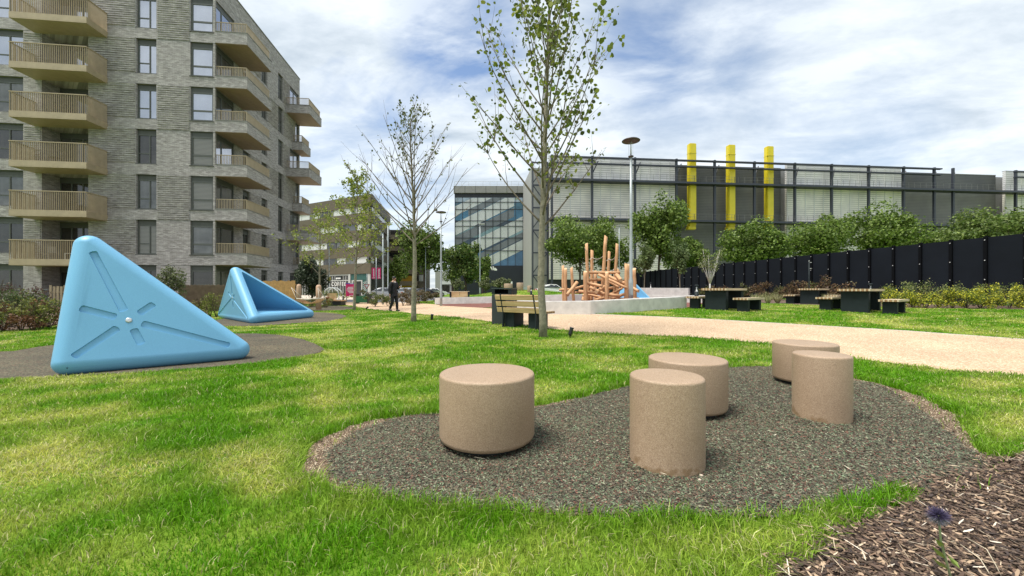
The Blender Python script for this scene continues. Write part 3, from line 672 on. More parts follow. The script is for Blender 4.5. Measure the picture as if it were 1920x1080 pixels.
# lower brown block behind it, and a farther pale block
B1 = thing('office_block', 'narrow brown block with dark balconies seen past the corner of the coffee building', 'building', (-28.5, 104, 0), radians(4))
MB().box(-6, 4.5, 0, 12, -.5, 17.4).build('wall', M_brown, B1)
for k in range(5):
    MB().box(-5.5, 3.2, -.15, -.003, 3.6 + k * 3.1, 4.9 + k * 3.1).build('window', G_dark, B1); MB().box(3.3, 4.4, -.2, -.003, .5 + k * 3.1 + 3, 2.2 + k * 3.1 + 3).build('window_panel', M_greyp, B1)
    MB().box(-5.8, 3.1, -1.2, -.003, 2.3 + k * 3.1, 3.5 + k * 3.1).build('balcony', M_brown, B1)
MB().box(-1.5, 2.6, -.3, -.16, .2, 5.0).build('yellow_panel', mat('ochre', (.55, .30, .02), .6), B1)
B2 = thing('grey_block', 'low grey and white commercial building at the end of the street', 'building', (-12, 150, 0))
MB().box(-18, 20, 0, 10, -.5, 8.5).build('wall', M_greyp, B2); MB().box(-16, 18, -.2, -.003, 3.4, 4.6).build('fascia', M_white, B2)
for i in range(8): MB().box(-15.5 + i * 4.2, -12.4 + i * 4.2, -.15, -.003, 0.4, 3.1).build('window', G_dark, B2)
MB().box(4, 12, -.5, -.21, 4.7, 6.6).build('sign_board', M_black, B2)

# ---------------------------------------------------------------- glass building with diagonal bands
YV = 90.0; sc = YV / FPX
VX0, VX1 = (852 - 960) * sc, (999 - 960) * sc
V0 = thing('glass_building', 'dark glass building crossed by pale diagonal bands', 'building', (VX0, YV, 0)); W_ = VX1 - VX0
def vz(py): return CH + (YH - py) * sc
zc, zb = vz(349), vz(362); zg1 = vz(370.5); zg0 = vz(498)
MB().box(0, W_, .3, 26, -.5, zb).build('body', M_black, V0)
MB().box(-.15, W_ + .1, -.25, 26.1, zb + .003, zc).build('parapet', mat('concrete_parapet', (.24, .24, .22), .8, .1, 1), V0)
pj = MB()
for i in range(8): pj.box(i * W_ / 7.5, i * W_ / 7.5 + .08, -.27, -.253, zb, zc)
pj.build('parapet_joints', M_head, V0)
rowpy = [370.5, 379, 392.6, 414, 424, 446, 470, 498]
rowm = [(.30, .36, .38), (.05, .13, .17), (.05, .15, .22), (.035, .05, .06), (.16, .25, .24), (.04, .065, .085), (.05, .12, .19)]
for i in range(7):
    z1, z0 = vz(rowpy[i]), vz(rowpy[i + 1])
    MB().box(.1, W_ - .1, .06, .28, z0, z1 - .004).build('glass_band', glass('glass_row_%d' % i, rowm[i], .45, .08, .35, .35), V0)
def clip(poly, x0, x1, y0, y1):
    def cl(p, ins, inter):
        o = []
        for i in range(len(p)):
            a, b = p[i - 1], p[i]
            if ins(b):
                if not ins(a): o.append(inter(a, b))
                o.append(b)
            elif ins(a): o.append(inter(a, b))
        return o
    for ax, v, sg in ((0, x0, 1), (0, x1, -1), (1, y0, 1), (1, y1, -1)):
        if not poly: return []
        poly = cl(poly, lambda q: (q[ax] - v) * sg >= 0, lambda a, b: tuple(a[j] + (b[j] - a[j]) * ((v - a[ax]) / (b[ax] - a[ax])) for j in (0, 1)))
    return poly
# bands: (height at left edge in zoomed pixels of the facade, thickness, colour)
def zz(zy): return vz(320 + zy / 3.375)
k_ = sc / 3.375; slope = .5
lgt = mat('pale_frit', (.50, .53, .51), .3, .12, .4); mdg = mat('grey_frit', (.15, .17, .18), .3, .15, .4)
for (yl, th, m_, x0, x1) in ((290, 62, lgt, 42, 270), (330, 38, mdg, 130, 400), (412, 78, lgt, 42, 420), (480, 60, mdg, 42, 420), (590, 85, lgt, 150, 530), (645, 40, mdg, 210, 530), (718, 66, lgt, 230, 530)):
    za = zz(yl); p = [(0, za), (W_, za + slope * W_), (W_, za + slope * W_ + th * k_), (0, za + th * k_)]
    p = clip(p, max(.12, (x0 - 42) * k_), min(W_ - .12, (x1 - 42) * k_), zg0 + .05, zg1 - .05)
    if len(p) > 2:
        q = MB(); q.poly([(x, .045, z) for x, z in p]); q.poly([(x, .058, z) for x, z in p][::-1]); q.build('diagonal_band', m_, V0)
ml = MB()
for i in range(11): ml.box(i * W_ / 10.4 + .1, i * W_ / 10.4 + .2, -.1, .04, zg0, zg1)
for py in rowpy[1:-1]: ml.box(.1, W_ - .1, -.05, .042, vz(py) - .06, vz(py) + .06)
ml.build('mullions', M_black, V0)
MB().box(-.05, W_, -.3, .299, -.5, zg0 - .003).build('ground_storey', mat('navy_panel', (.012, .016, .026), .4, .2, .5), V0)
q = MB()   # the small white mark on the dark storey
bx, bz = (925 - 960) * sc - VX0, vz(503.5)
for pl in ([(-.75, .4), (-.45, .45), (-.2, -.1), (-.25, -.5)], [(-.15, .5), (.1, .5), (.15, -.35), (-.1, -.4)], [(.2, .1), (.4, .2), (.9, -.2), (.85, -.5), (.2, -.45)]): q.poly([(bx + x, -.31, bz + z) for x, z in pl])
q.build('emblem', M_letter, V0)
q = MB()
for z in (zc + .5, zc + 1.1): q.beam((0, .2, z), (W_, .2, z), .05)
for i in range(12): q.beam((i * W_ / 11, .2, zc), (i * W_ / 11, .2, zc + 1.1), .05)
q.build('roof_rail', M_gfr, V0)
# ---------------------------------------------------------------- long louvred hall
def louv(name, c, gap, sc_):
    m = bpy.data.materials.new(name); m.use_nodes = True; t = m.node_tree; b = t.nodes['Principled BSDF']; b.inputs['Roughness'].default_value = .5
    tcn = t.nodes.new('ShaderNodeTexCoord'); s = t.nodes.new('ShaderNodeSeparateXYZ'); t.links.new(tcn.outputs['Object'], s.inputs[0])
    mu = t.nodes.new('ShaderNodeMath'); mu.operation = 'MULTIPLY'; mu.inputs[1].default_value = sc_; t.links.new(s.outputs[2], mu.inputs[0])
    fr = t.nodes.new('ShaderNodeMath'); fr.operation = 'FRACT'; t.links.new(mu.outputs[0], fr.inputs[0])
    r = t.nodes.new('ShaderNodeValToRGB'); e = r.color_ramp.elements; e.new(.5); e.new(.6)
    for i, (p, q) in enumerate([(0, gap), (.22, gap), (.36, 1.0), (.98, 1.0)]): e[i].position = p; e[i].color = (c[0] * q, c[1] * q, c[2] * q, 1)
    t.links.new(fr.outputs[0], r.inputs[0])
    n = t.nodes.new('ShaderNodeTexNoise'); n.inputs['Scale'].default_value = .35; n.inputs['Detail'].default_value = 4; t.links.new(tcn.outputs['Object'], n.inputs['Vector'])
    r2 = t.nodes.new('ShaderNodeValToRGB'); r2.color_ramp.elements[0].position = .35; r2.color_ramp.elements[1].position = .65; r2.color_ramp.elements[0].color = (.85, .85, .87, 1); r2.color_ramp.elements[1].color = (1.1, 1.1, 1.06, 1); t.links.new(n.outputs[0], r2.inputs[0])
    mm = t.nodes.new('ShaderNodeMix'); mm.data_type = 'RGBA'; mm.blend_type = 'MULTIPLY'; mm.inputs[0].default_value = 1
    t.links.new(r.outputs[0], mm.inputs[6]); t.links.new(r2.outputs[0], mm.inputs[7]); t.links.new(mm.outputs[2], b.inputs['Base Color']); return m
L_lo = louv('louvre_beige', (.80, .75, .69), .58, 2.35); L_up = louv('louvre_cool', (.74, .73, .74), .55, 2.35); L_dk = louv('louvre_dark', (.085, .088, .085), .55, 3.1); L_dk2 = louv('louvre_dark_grey', (.125, .125, .115), .6, 3.1)
M_steel = mat('dark_steel', (.035, .04, .055), .5, .15, 1)
Hh = thing('louvred_hall', 'long hall clad in pale and dark louvres with yellow roof ducts', 'building', (7.27, 74.8, 0), atan2(.0936, .9956))
UE = 150; SEG = [(0, 25.8, 0), (25.8, 49.8, 1), (49.8, 76.1, 0), (76.1, 101.5, 1), (101.5, UE, 0)]; HT = 27.2; W1, W2 = 22.5, 15.0
MB().box(.2, UE, 2.2, 60, -.5, HT - .6).build('body', M_greyp, Hh)
for a, b, dk in SEG:
    d0 = 1.6 if dk else 0
    MB().box(a, b, d0, d0 + .5, W1 + .003, HT - (.5 if dk else 0)).build('upper_louvres', L_dk if dk else L_up, Hh)
    MB().box(a, b, d0, d0 + .5, 3.2 if not dk else -.5, W1).build('lower_louvres', L_dk2 if dk else L_lo, Hh)
    if not dk:
        MB().box(a, b, .3, .8, -.5, 3.197).build('plinth', M_black, Hh)
        q = MB()
        u = a
        while u < b: q.box(u, u + .14, -.06, -.003, 3.3, W1 - .1); q.box(u, u + .14, -.06, -.003, W1 + .1, HT - .1); u += 2.03
        q.build('vertical_joints', mat('pale_joint', (.6, .6, .58), .5), Hh)
    q = MB(); q.box(a, b, d0 - .05, d0 + .6, HT - (.497 if dk else 0) + .003, HT + (.12 if not dk else -.35)); q.build('roof_edge', M_cop, Hh)
q = MB()
cols = [0.3] + [8.6 * i + 8.2 for i in range(2)] + [25.3, 33.3, 41.8, 50.6, 58.8, 67.2, 75.3, 82.5, 87, 102.3, 111, 120]
for u in cols:
    q.beam((u, -1.1, -.3), (u, -1.1, HT - .1), .38, .38)
    q.beam((u + .2, -1.1, HT - 3.2), (u + 1.4, -.4, HT - .8), .16)
q.build('columns', M_steel, Hh)
q = MB(); q.box(0, 84, -1.5, -.9, HT - .55, HT - .3); q.box(0, 84, -1.5, -.9, HT - 1.75, HT - 1.5); q.box(102, UE, -1.5, -.9, HT - .55, HT - .3); q.box(102, UE, -1.5, -.9, HT - 1.75, HT - 1.5); q.build('top_beams', M_steel, Hh)
for wz in (W1, W2):
    q = MB(); q.box(-.2, UE, -1.9, -.062, wz - .42, wz - .05); q.build('walkway', M_steel, Hh)
    q = MB(); u = 0
    while u < 130:
        q.beam((u, -1.85, wz - .05), (u, -1.85, wz + 1.1), .035); u += 1.35
    for zz_ in (.55, 1.1): q.beam((0, -1.85, wz + zz_), (130, -1.85, wz + zz_), .03)
    q.build('walkway_rail', mat('grey_rail', (.16, .16, .16), .5), Hh)
M_yel = mat('yellow_duct', (.72, .58, .02), .45, .07, .8)
for i, (u, tp) in enumerate(((28.4, 30.6), (36.75, 30.6), (45.1, 30.6))):
    q = MB(); q.box(u, u + 1.45, -.55, .55, 14.0, tp); q.box(u - .25, u + 1.45, -.5, .5, 13.3, 13.997); q.build('yellow_duct', M_yel, Hh, bev=.12)
    q = MB(); q.box(u + .1, u + 1.35, -.57, -.553, HT - 1.0, HT - .98); q.box(u - .03, u + 1.48, -.6, .58, HT + 1.4, HT + 1.46); q.build('duct_flange', M_yel, Hh)
    q = MB()
    for wz in (W1, W2):
        for j in range(3): q.beam((u + .2 + j * .5, -1.95, wz), (u + .2 + j * .5, -1.95, wz + 1.1), .06)
    q.build('rail_bracket', M_steel, Hh)
# steel stair tower between hall and glass building
q = MB(); x0 = -1.8
for u in (-.3, -3.2): q.beam((u, .4, -.3), (u, .4, HT - 1), .25)
for k in range(6):
    z = k * 4.4; q.beam((-3.2, .4, z + 4), (-.3, .4, z + 4), .25); q.beam((-3.2 if k % 2 else -.3, .4, z), (-.3 if k % 2 else -3.2, .4, z + 4), .18)
q.build('stair_frame', M_steel, Hh); MB().box(-3.4, -.1, 1.2, 14, -.4, HT - 2).build('stair_wall', M_greyp, Hh)
# ================================================================ PARK OBJECTS
# ---------------------------------------------------------------- stone-like stools
def stool_mat():
    m = speck('stool_stone', [(.375, .265, .175), (.425, .305, .205), (.335, .235, .15), (.48, .36, .255), (.395, .28, .185), (.27, .185, .12)], 330, rough=.42, bump=.25, big=((.84, .82, .80), (1.10,) * 3))
    t = m.node_tree; b = t.nodes['Principled BSDF']; src = b.inputs['Base Color'].links[0].from_socket
    g = t.nodes.new('ShaderNodeNewGeometry'); tcn = t.nodes.new('ShaderNodeTexCoord'); s = t.nodes.new('ShaderNodeSeparateXYZ'); t.links.new(tcn.outputs['Object'], s.inputs[0])
    n = t.nodes.new('ShaderNodeTexNoise'); n.inputs['Scale'].default_value = 14; n.inputs['Detail'].default_value = 8; t.links.new(tcn.outputs['Object'], n.inputs['Vector'])
    # splashed mud stains near the foot
    a = t.nodes.new('ShaderNodeMapRange'); a.inputs[1].default_value = .0; a.inputs[2].default_value = .16; a.inputs[3].default_value = .25; a.inputs[4].default_value = -.12; t.links.new(s.outputs[2], a.inputs[0])
    ad = t.nodes.new('ShaderNodeMath'); ad.operation = 'ADD'; t.links.new(n.outputs[0], ad.inputs[0]); t.links.new(a.outputs[0], ad.inputs[1])
    r = t.nodes.new('ShaderNodeValToRGB'); r.color_ramp.elements[0].position = .74; r.color_ramp.elements[1].position = .82; r.color_ramp.elements[0].color = (0, 0, 0, 1); r.color_ramp.elements[1].color = (.6, .6, .6, 1); t.links.new(ad.outputs[0], r.inputs[0])
    mm = t.nodes.new('ShaderNodeMix'); mm.data_type = 'RGBA'; t.links.new(r.outputs[0], mm.inputs[0]); t.links.new(src, mm.inputs[6]); mm.inputs[7].default_value = (.20, .12, .05, 1); t.links.new(mm.outputs[2], b.inputs['Base Color']); return m
M_stool = stool_mat(); M_dkbase = mat('dark_base', (.02, .02, .02), .8)
def stool(px, py, dia, h, label, gap):
    "px, py: the pixel of the centre of the foot"
    p = G(px, py); p.z += .012; t_ = thing('stone_stool', label, 'stool', p, R.uniform(0, 6), 'speckled stone stools on the rubber')
    r = dia / 2; z0 = .035 if gap else -.03; q = MB(); bv = .018
    prof = [(r - bv * 1.6, z0)] if gap else [(r, z0)]
    if gap: prof += [(r - bv * .5, z0 + .006), (r - .001, z0 + .025)]
    prof += [(r, z0 + .03), (r, h - bv)] + [(r - bv + bv * cos(a), h - bv + bv * sin(a)) for a in (.4, .8, 1.2)] + [(r - bv, h), (r * .5, h + .004), (.01, h + .006)]
    q.lathe(prof, 96); q.build('body', M_stool, t_)
    if gap: MB().lathe([(r - .07, -.03), (r - .07, .0345)], 48).build('recessed_base', M_dkbase, t_)
    return t_
def stool_from(px_l, px_r, y_front, h, label, gap, wide=1.0):
    Yf = G((px_l + px_r) / 2, y_front).y; w_ = (px_r - px_l) / FPX
    ph = atan2(((px_l + px_r) / 2 - 960), FPX); rad = w_ * Yf / 2 * cos(ph) ; rad = rad / (1 - w_ / 2 * cos(ph))
    # centre lies one radius beyond the front point, along the sight line
    dd = Vector((sin(ph), cos(ph))); f = Vector(((px_l + px_r) / 2 - 960, FPX)) / FPX * Yf; c = f + dd * rad
    p = Vector((c.x, c.y, gzf(c.x, c.y) + .012)); t_ = stool(960, 700, rad * 2, h, label, gap); t_.location = p; print('stool', label, round(rad * 2, 3), tuple(round(q, 2) for q in p)); return t_
stool_from(825, 1002, 868, .495, 'wide speckled stool standing nearest on the left of the dark rubber', True)
stool_from(1179, 1320, 896, .545, 'narrow tall stool with muddy foot, nearest of the five', False)
stool_from(1214, 1362, 791, .47, 'wide stool half hidden behind the nearest narrow stool', True)
stool_from(1446, 1571, 729, .47, 'farthest wide stool beside the sandy path', True)
stool_from(1483, 1597, 795, .54, 'narrow tall stool in front of the farthest wide stool', False)
# ---------------------------------------------------------------- blue play pyramids
M_blue = speck('blue_plastic', [(.155, .40, .62), (.165, .42, .65), (.15, .385, .60), (.18, .44, .66)], 300, rough=.42, bump=.06, big=((.97,) * 3, (1.03,) * 3))
M_blue.node_tree.nodes['Principled BSDF'].inputs['Specular IOR Level'].default_value = .45
def to_mesh_obj(o):
    dg = bpy.context.evaluated_depsgraph_get(); me_ = bpy.data.meshes.new_from_object(o.evaluated_get(dg)); nm = o.name; old = o.data
    o.modifiers.clear(); o.data = me_; return o
def pyramid(label, verts, r, star, opened, ref):
    "verts: four corner points in world space; star / opened: corner triples of the star face and the hollow face"
    c0 = Vector((ref[0], ref[1], gzf(ref[0], ref[1]))); t_ = thing('play_pyramid', label, 'play sculpture', c0)
    vs = [Vector(v) - c0 for v in verts]; cen = sum(vs, Vector()) / 4
    bm = bmesh.new()
    for v in vs: bmesh.ops.create_icosphere(bm, subdivisions=4, radius=r, matrix=Matrix.Translation(v))
    res = bmesh.ops.convex_hull(bm, input=list(bm.verts)); dele = [g_ for g_ in res['geom_interior'] if isinstance(g_, bmesh.types.BMVert)]
    bmesh.ops.delete(bm, geom=dele, context='VERTS'); loose = [v for v in bm.verts if not v.link_faces]; bmesh.ops.delete(bm, geom=loose, context='VERTS')
    for f in bm.faces: f.smooth = True
    bmesh.ops.recalc_face_normals(bm, faces=bm.faces)
    me_ = bpy.data.meshes.new('body'); bm.to_mesh(me_); bm.free(); me_.materials.append(M_blue); o = link('body', me_, t_)
    cutters = []
    def fr(tri):
        a, b, c = [vs[i] for i in tri]; n_ = (b - a).cross(c - a).normalized()
        if n_.dot(a - cen) < 0: n_ = -n_
        return a + n_ * r, b + n_ * r, c + n_ * r, n_
    def prism(top, bot):
        m_ = bmesh.new(); tv = [m_.verts.new(p) for p in top]; bv_ = [m_.verts.new(p) for p in bot]; k = len(top)
        m_.faces.new(tv); m_.faces.new(bv_[::-1])
        for i in range(k): m_.faces.new((tv[i], bv_[i], bv_[(i + 1) % k], tv[(i + 1) % k]))
        bmesh.ops.recalc_face_normals(m_, faces=m_.faces); d_ = bpy.data.meshes.new('c'); m_.to_mesh(d_); m_.free(); d_.materials.append(M_blue)
        c_o = link('cutter', d_, t_); cutters.append(c_o)
    def rtri(a, b, c, ins, rad=.06, seg=5):
        "triangle inset by ins with rounded corners"
        P = [a, b, c]; ic = (a * (b - c).length + b * (c - a).length + c * (a - b).length) / ((b - c).length + (c - a).length + (a - b).length)
        ir = (b - a).cross(c - a).length / ((b - c).length + (c - a).length + (a - b).length)
        Q = [ic + (p - ic) * (1 - ins / ir) for p in P]; outp = []
        for i in range(3):
            p, u, v = Q[i], (Q[i - 1] - Q[i]), (Q[(i + 1) % 3] - Q[i]); k = min(rad * 2, u.length * .2, v.length * .2); u = p + u.normalized() * k; v = p + v.normalized() * k
            for s in range(seg + 1):
                q = s / seg; outp.append(u * (1 - q) ** 2 + p * 2 * q * (1 - q) + v * q * q)
        return outp, ic
    if opened:
        a, b, c, n_ = fr(opened); top, ic = rtri(a, b, c, .05); fourth = vs[[i for i in range(4) if i not in opened][0]]
        tgt = ic.lerp(fourth, .62); top2 = [p + n_ * .05 for p in top]; deep = [p.lerp(tgt, .86) - n_ * .02 for p in top]
        prism([p + (p - tgt) * .08 for p in top], deep)
    hub = None
    for st in star:
        a, b, c, n_ = fr(st); top, ic = rtri(a, b, c, .02); lo, _ = rtri(a, b, c, .085)
        prism([p + n_ * .012 for p in rtri(a, b, c, -.035)[0]], [p - n_ * .010 for p in lo])
        z0 = -.010
        def slot(d, s0, s1, w_, w2=None):
            d = (d - n_ * d.dot(n_)).normalized(); s_ = n_.cross(d); w2 = w2 or w_
            pts_ = []
            for (q, ww, sg) in ((s0, w_, -1), (s1, w2, 1)):
                for k in range(5):
                    an = -pi / 2 + pi * k / 4 if sg == 1 else pi / 2 + pi * k / 4; cr = ww * .45
                    pts_.append((q + sg * 0 + cos(an) * cr * (1 if True else 0), sin(an) * ww))
            prism([ic + d * x + s_ * y_ + n_ * (z0 + .03) + (d * (x - (s0 + s1) / 2) * .02 + s_ * y_ * .12) for x, y_ in pts_], [ic + d * x + s_ * y_ * .9 + n_ * (z0 - .018) for x, y_ in pts_])
        L_ = [(p - ic) for p in (a, b, c)]
        for i, v in enumerate(L_): slot(v, .16, v.length - (.08 if i == 1 else .15), .047, .040)
        for i in range(3):
            v = -L_[i]; k = (.20, .17, .32)[i]; slot(v, .15, .15 + k, .045)
        hub = (ic + n_ * z0, n_)
    for c_o in cutters:
        md = o.modifiers.new('cut', 'BOOLEAN'); md.operation = 'DIFFERENCE'; md.object = c_o; md.solver = 'EXACT'
        bpy.context.view_layer.update(); to_mesh_obj(o); bpy.data.objects.remove(c_o)
    bm = bmesh.new(); bm.from_mesh(o.data)
    bmesh.ops.remove_doubles(bm, verts=bm.verts, dist=.0008)
    for e in bm.edges: e.smooth = not (len(e.link_faces) == 2 and e.calc_face_angle(0) > radians(38))
    bm.to_mesh(o.data); bm.free()
    bv_ = o.modifiers.new('soften', 'BEVEL'); bv_.width = .006; bv_.segments = 2; bv_.limit_method = 'ANGLE'; bv_.angle_limit = radians(38)
    wn = o.modifiers.new('wn', 'WEIGHTED_NORMAL'); wn.keep_sharp = False; wn.weight = 80
    o.data.polygons.foreach_set('use_smooth', [True] * len(o.data.polygons))
    if hub:
        p, n_ = hub; q = MB(); q.tube([p - n_ * .004, p + n_ * .006, p + n_ * .010], [.034, .034, .020], 24); q.build('steel_cap', mat('steel_cap', (.6, .62, .63), .3, .08, 20, metal=.5), t_)
    return t_
r_ = .155
def PT(px, py, zc_): # corner sphere centre standing r above the ground at a pixel of its foot
    p = G(px, py); return (p.x, p.y, p.z + zc_)
B_ = G(110, 706) ; C_ = G(440, 676)
Bv = Vector((B_.x + .02, B_.y + .10, B_.z + r_)); Cv = Vector((C_.x - .02, C_.y + .1, C_.z + r_ - .0))
Av = at(168, 463, Bv.y + .42); Dv = Vector((-6.75, 7.1, gzf(-6.75, 7.1) + r_))
print('pyr', Av, Bv, Cv, Dv)
pyramid('large light blue play pyramid with a star of grooves facing the lawn', [Av, Bv, Cv, Dv], r_, [(0, 1, 2)], (0, 2, 3), ((Bv.x + Cv.x) / 2, (Bv.y + Cv.y) / 2))
Q_ = G(472, 607); P_ = G(408, 597); R_ = G(577, 596)
Qv = Vector((Q_.x, Q_.y + .12, Q_.z + r_)); Pv = Vector((P_.x, P_.y + .3, P_.z + r_)); Rv = Vector((R_.x, R_.y + .1, R_.z + r_)); A2 = at(442, 510, Qv.y + .9)
pyramid('smaller looking light blue play pyramid with its hollow side open to the path', [A2, Pv, Qv, Rv], r_ * 1.1, [(0, 1, 2)], (0, 2, 3), (Qv.x, Qv.y))
# the third, inside the play area behind the log pile
Y3 = 19.5; a3 = at(1178, 524, Y3 + .7); b3 = at(1160, 556, Y3 + .9); c3 = at(1186, 558.5, Y3 - .3); d3 = at(1218, 557.5, Y3 + .2)
for v in (b3, c3, d3): v.z = gzf(v.x, v.y) + .13
pyramid('light blue play pyramid behind the log pile in the play area', [a3, b3, c3, d3], .13, [], (0, 2, 3), (c3.x, c3.y))
# ---------------------------------------------------------------- concrete seat walls
M_conc = mat('concrete', (.47, .46, .44), .85, .12, 3.5, .15, 60, c2=(.66, .645, .615))
def wall_run(name, label, pts, h, th, follow=True, top=None):
    q = MB(); c0 = Vector(pts[0]); o = None
    V_ = [Vector(p).xy for p in pts]
    L_, Rr = [], []
    for i, p in enumerate(V_):
        d = ((V_[min(i + 1, len(V_) - 1)] - V_[i]).normalized() if i < len(V_) - 1 else Vector((0, 0))) + ((V_[i] - V_[i - 1]).normalized() if i else Vector((0, 0)))
        d.normalize(); n_ = Vector((-d.y, d.x)); k = 1.0
        if 0 < i < len(V_) - 1: k = 1 / max(.5, n_.dot(Vector((-(V_[i + 1] - V_[i]).normalized().y, (V_[i + 1] - V_[i]).normalized().x))))
        L_.append(p); Rr.append(p + n_ * th * k)
    zt = [(top if top is not None else gzf(p.x, p.y) + h) for p in V_]
    for i in range(len(V_) - 1):
        a, b, c, d = L_[i], L_[i + 1], Rr[i + 1], Rr[i]
        lo = [(*p, gzf(*p) - .15) for p in (a, b, c, d)]; hi = [(*a, zt[i]), (*b, zt[i + 1]), (*c, zt[i + 1]), (*d, zt[i])]
        q.poly(hi); q.poly([lo[0], lo[1], hi[1], hi[0]]); q.poly([lo[2], lo[3], hi[3], hi[2]])
        if i == 0: q.poly([lo[3], lo[0], hi[0], hi[3]])
        if i == len(V_) - 2: q.poly([lo[1], lo[2], hi[2], hi[1]])
    me_ = q.mesh(name, M_conc); bm = bmesh.new(); bm.from_mesh(me_); bmesh.ops.remove_doubles(bm, verts=bm.verts, dist=.001); bmesh.ops.recalc_face_normals(bm, faces=bm.faces)
    bmesh.ops.bevel(bm, geom=[e for e in bm.edges if len(e.link_faces) == 2 and e.calc_face_angle(0) > .4], offset=.018, segments=2, affect='EDGES'); bm.to_mesh(me_); bm.free()
    o = link(name, me_); tag(o, label, 'wall'); return o
def joints(par): pass
wall_run('concrete_wall', 'low pale concrete seat wall with a corner in front of the log pile', [G(962, 584.5), G(1020, 590), G(1107, 590.5), G(1180, 586), G(1288, 578)], .44, .42)
wall_run('concrete_wall', 'low concrete wall along the far lawn between the lamp post and the bin', [G(815, 571.2), G(870, 570.0), G(925, 569.0), G(985, 568)], .46, .5)
wall_run('concrete_wall', 'concrete wall running behind the log pile', [at(985, 568, 23.5), at(1060, 566, 22.4), at(1140, 566, 22.8)], .45, .4)
wall_run('concrete_wall', 'lower concrete wall behind the play pyramid beside the picnic lawn', [gp(1206, 22.5), gp(1328, 19.6)], .40, .5)
wall_run('concrete_wall', 'higher concrete wall farthest to the right behind the play pyramid', [gp(1192, 27.5), gp(1291, 25.6)], .82, .6)
# ---------------------------------------------------------------- timber
def wood_mat(name, c1, c2, sx=(1, 14, 14), rough=.65):
    m = bpy.data.materials.new(name); m.use_nodes = True; t = m.node_tree; b = t.nodes['Principled BSDF']; b.inputs['Roughness'].default_value = rough
    tcn = t.nodes.new('ShaderNodeTexCoord'); mp = t.nodes.new('ShaderNodeMapping'); mp.inputs['Scale'].default_value = sx; t.links.new(tcn.outputs['Object'], mp.inputs[0])
    n = t.nodes.new('ShaderNodeTexNoise'); n.inputs['Scale'].default_value = 1.6; n.inputs['Detail'].default_value = 8; n.inputs['Roughness'].default_value = .7; n.inputs['Distortion'].default_value = .4; t.links.new(mp.outputs[0], n.inputs['Vector'])
    r = t.nodes.new('ShaderNodeValToRGB'); r.color_ramp.elements[0].position = .32; r.color_ramp.elements[1].position = .68; r.color_ramp.elements[0].color = (*c1, 1); r.color_ramp.elements[1].color = (*c2, 1)
    t.links.new(n.outputs[0], r.inputs[0]); t.links.new(r.outputs[0], b.inputs['Base Color'])
    bp = t.nodes.new('ShaderNodeBump'); bp.inputs['Strength'].default_value = .25; bp.inputs['Distance'].default_value = .01; t.links.new(n.outputs[0], bp.inputs['Height']); t.links.new(bp.outputs[0], b.inputs['Normal'])
    MATS[name] = m; return m
M_wood = wood_mat('bench_timber', (.45, .285, .125), (.70, .50, .28)); M_wood2 = wood_mat('end_grain', (.20, .105, .045), (.40, .24, .11), (6, 6, 6)); M_wtop = wood_mat('weathered_timber', (.46, .35, .22), (.66, .54, .37))
M_log = wood_mat('peeled_log', (.46, .235, .105), (.66, .40, .215), (5, 5, 1.2)); M_logend = wood_mat('log_end', (.50, .30, .15), (.68, .47, .28), (8, 8, 8))
M_dark = mat('dark_green_steel', (.013, .020, .022), .6, .2, 3, spec=.25); M_rope = mat('pale_rope', (.50, .45, .38), .9, .15, 30)
# ---------------------------------------------------------------- log climbing pile
lg = thing('log_climbing_pile', 'climbing pile of peeled orange logs and upright poles with ropes', 'climbing frame', gp(1105, 17.5))
O_ = Vector(lg.location)
def lz(x, y, Y): return at(1020 + x / 5.4, 420 + y / 5.4, Y)
def log(a, b, r0, r1=None, cut=.3):
    a = Vector(a); b = Vector(b); r1 = r1 or r0; q = MB(); d = (b - a); ln = d.length; d.normalize()
    pts_ = [Vector((0, 0, ln * i / 6)) + (Vector((R.uniform(-1, 1), R.uniform(-1, 1), 0)) * r0 * .16 if 0 < i < 6 else Vector()) for i in range(7)]
    q.tube(pts_, [r0 + (r1 - r0) * i / 6 for i in range(7)], 14)
    for i, f in enumerate(q.f):
        if len(f) > 4: q.m[i] = 1
    v = list(q.v); n_ = len(v)
    for i in range(n_ - 14, n_): x, y_, z = v[i]; v[i] = (x, y_, z + x * cut)      # slanting saw cut at the top
    q.v = v; o = q.build('log', [M_log, M_logend], lg, a - O_); o.rotation_euler = d.to_track_quat('Z', 'X').to_euler(); return o
poles = [(190, 422, 200, 17.6, .062), (217, 452, 219, 16.4, .066), (277, 442, 303, 16.6, .062), (430, 197, 452, 17.2, .068), (487, 268, 480, 18.2, .074), (628, 122, 574, 17.6, .078), (660, 280, 640, 18.4, .07), (740, 200, 706, 17.9, .07),
         (418, 482, 424, 16.1, .085), (636, 488, 632, 15.9, .078), (835, 407, 834, 16.2, .085), (851, 412, 848, 16.9, .07), (913, 455, 922, 16.8, .08), (745, 455, 742, 18.6, .08), (520, 480, 520, 18.9, .08)]
for x, y_, xb, Y_, r in poles:
    b = lz(xb, 770, Y_); b.z = gzf(b.x, b.y) - .05; log(b, lz(x, y_, Y_ + R.uniform(-.1, .1)), r * 1.08, r * .95, R.choice((-.5, .4, .6)))
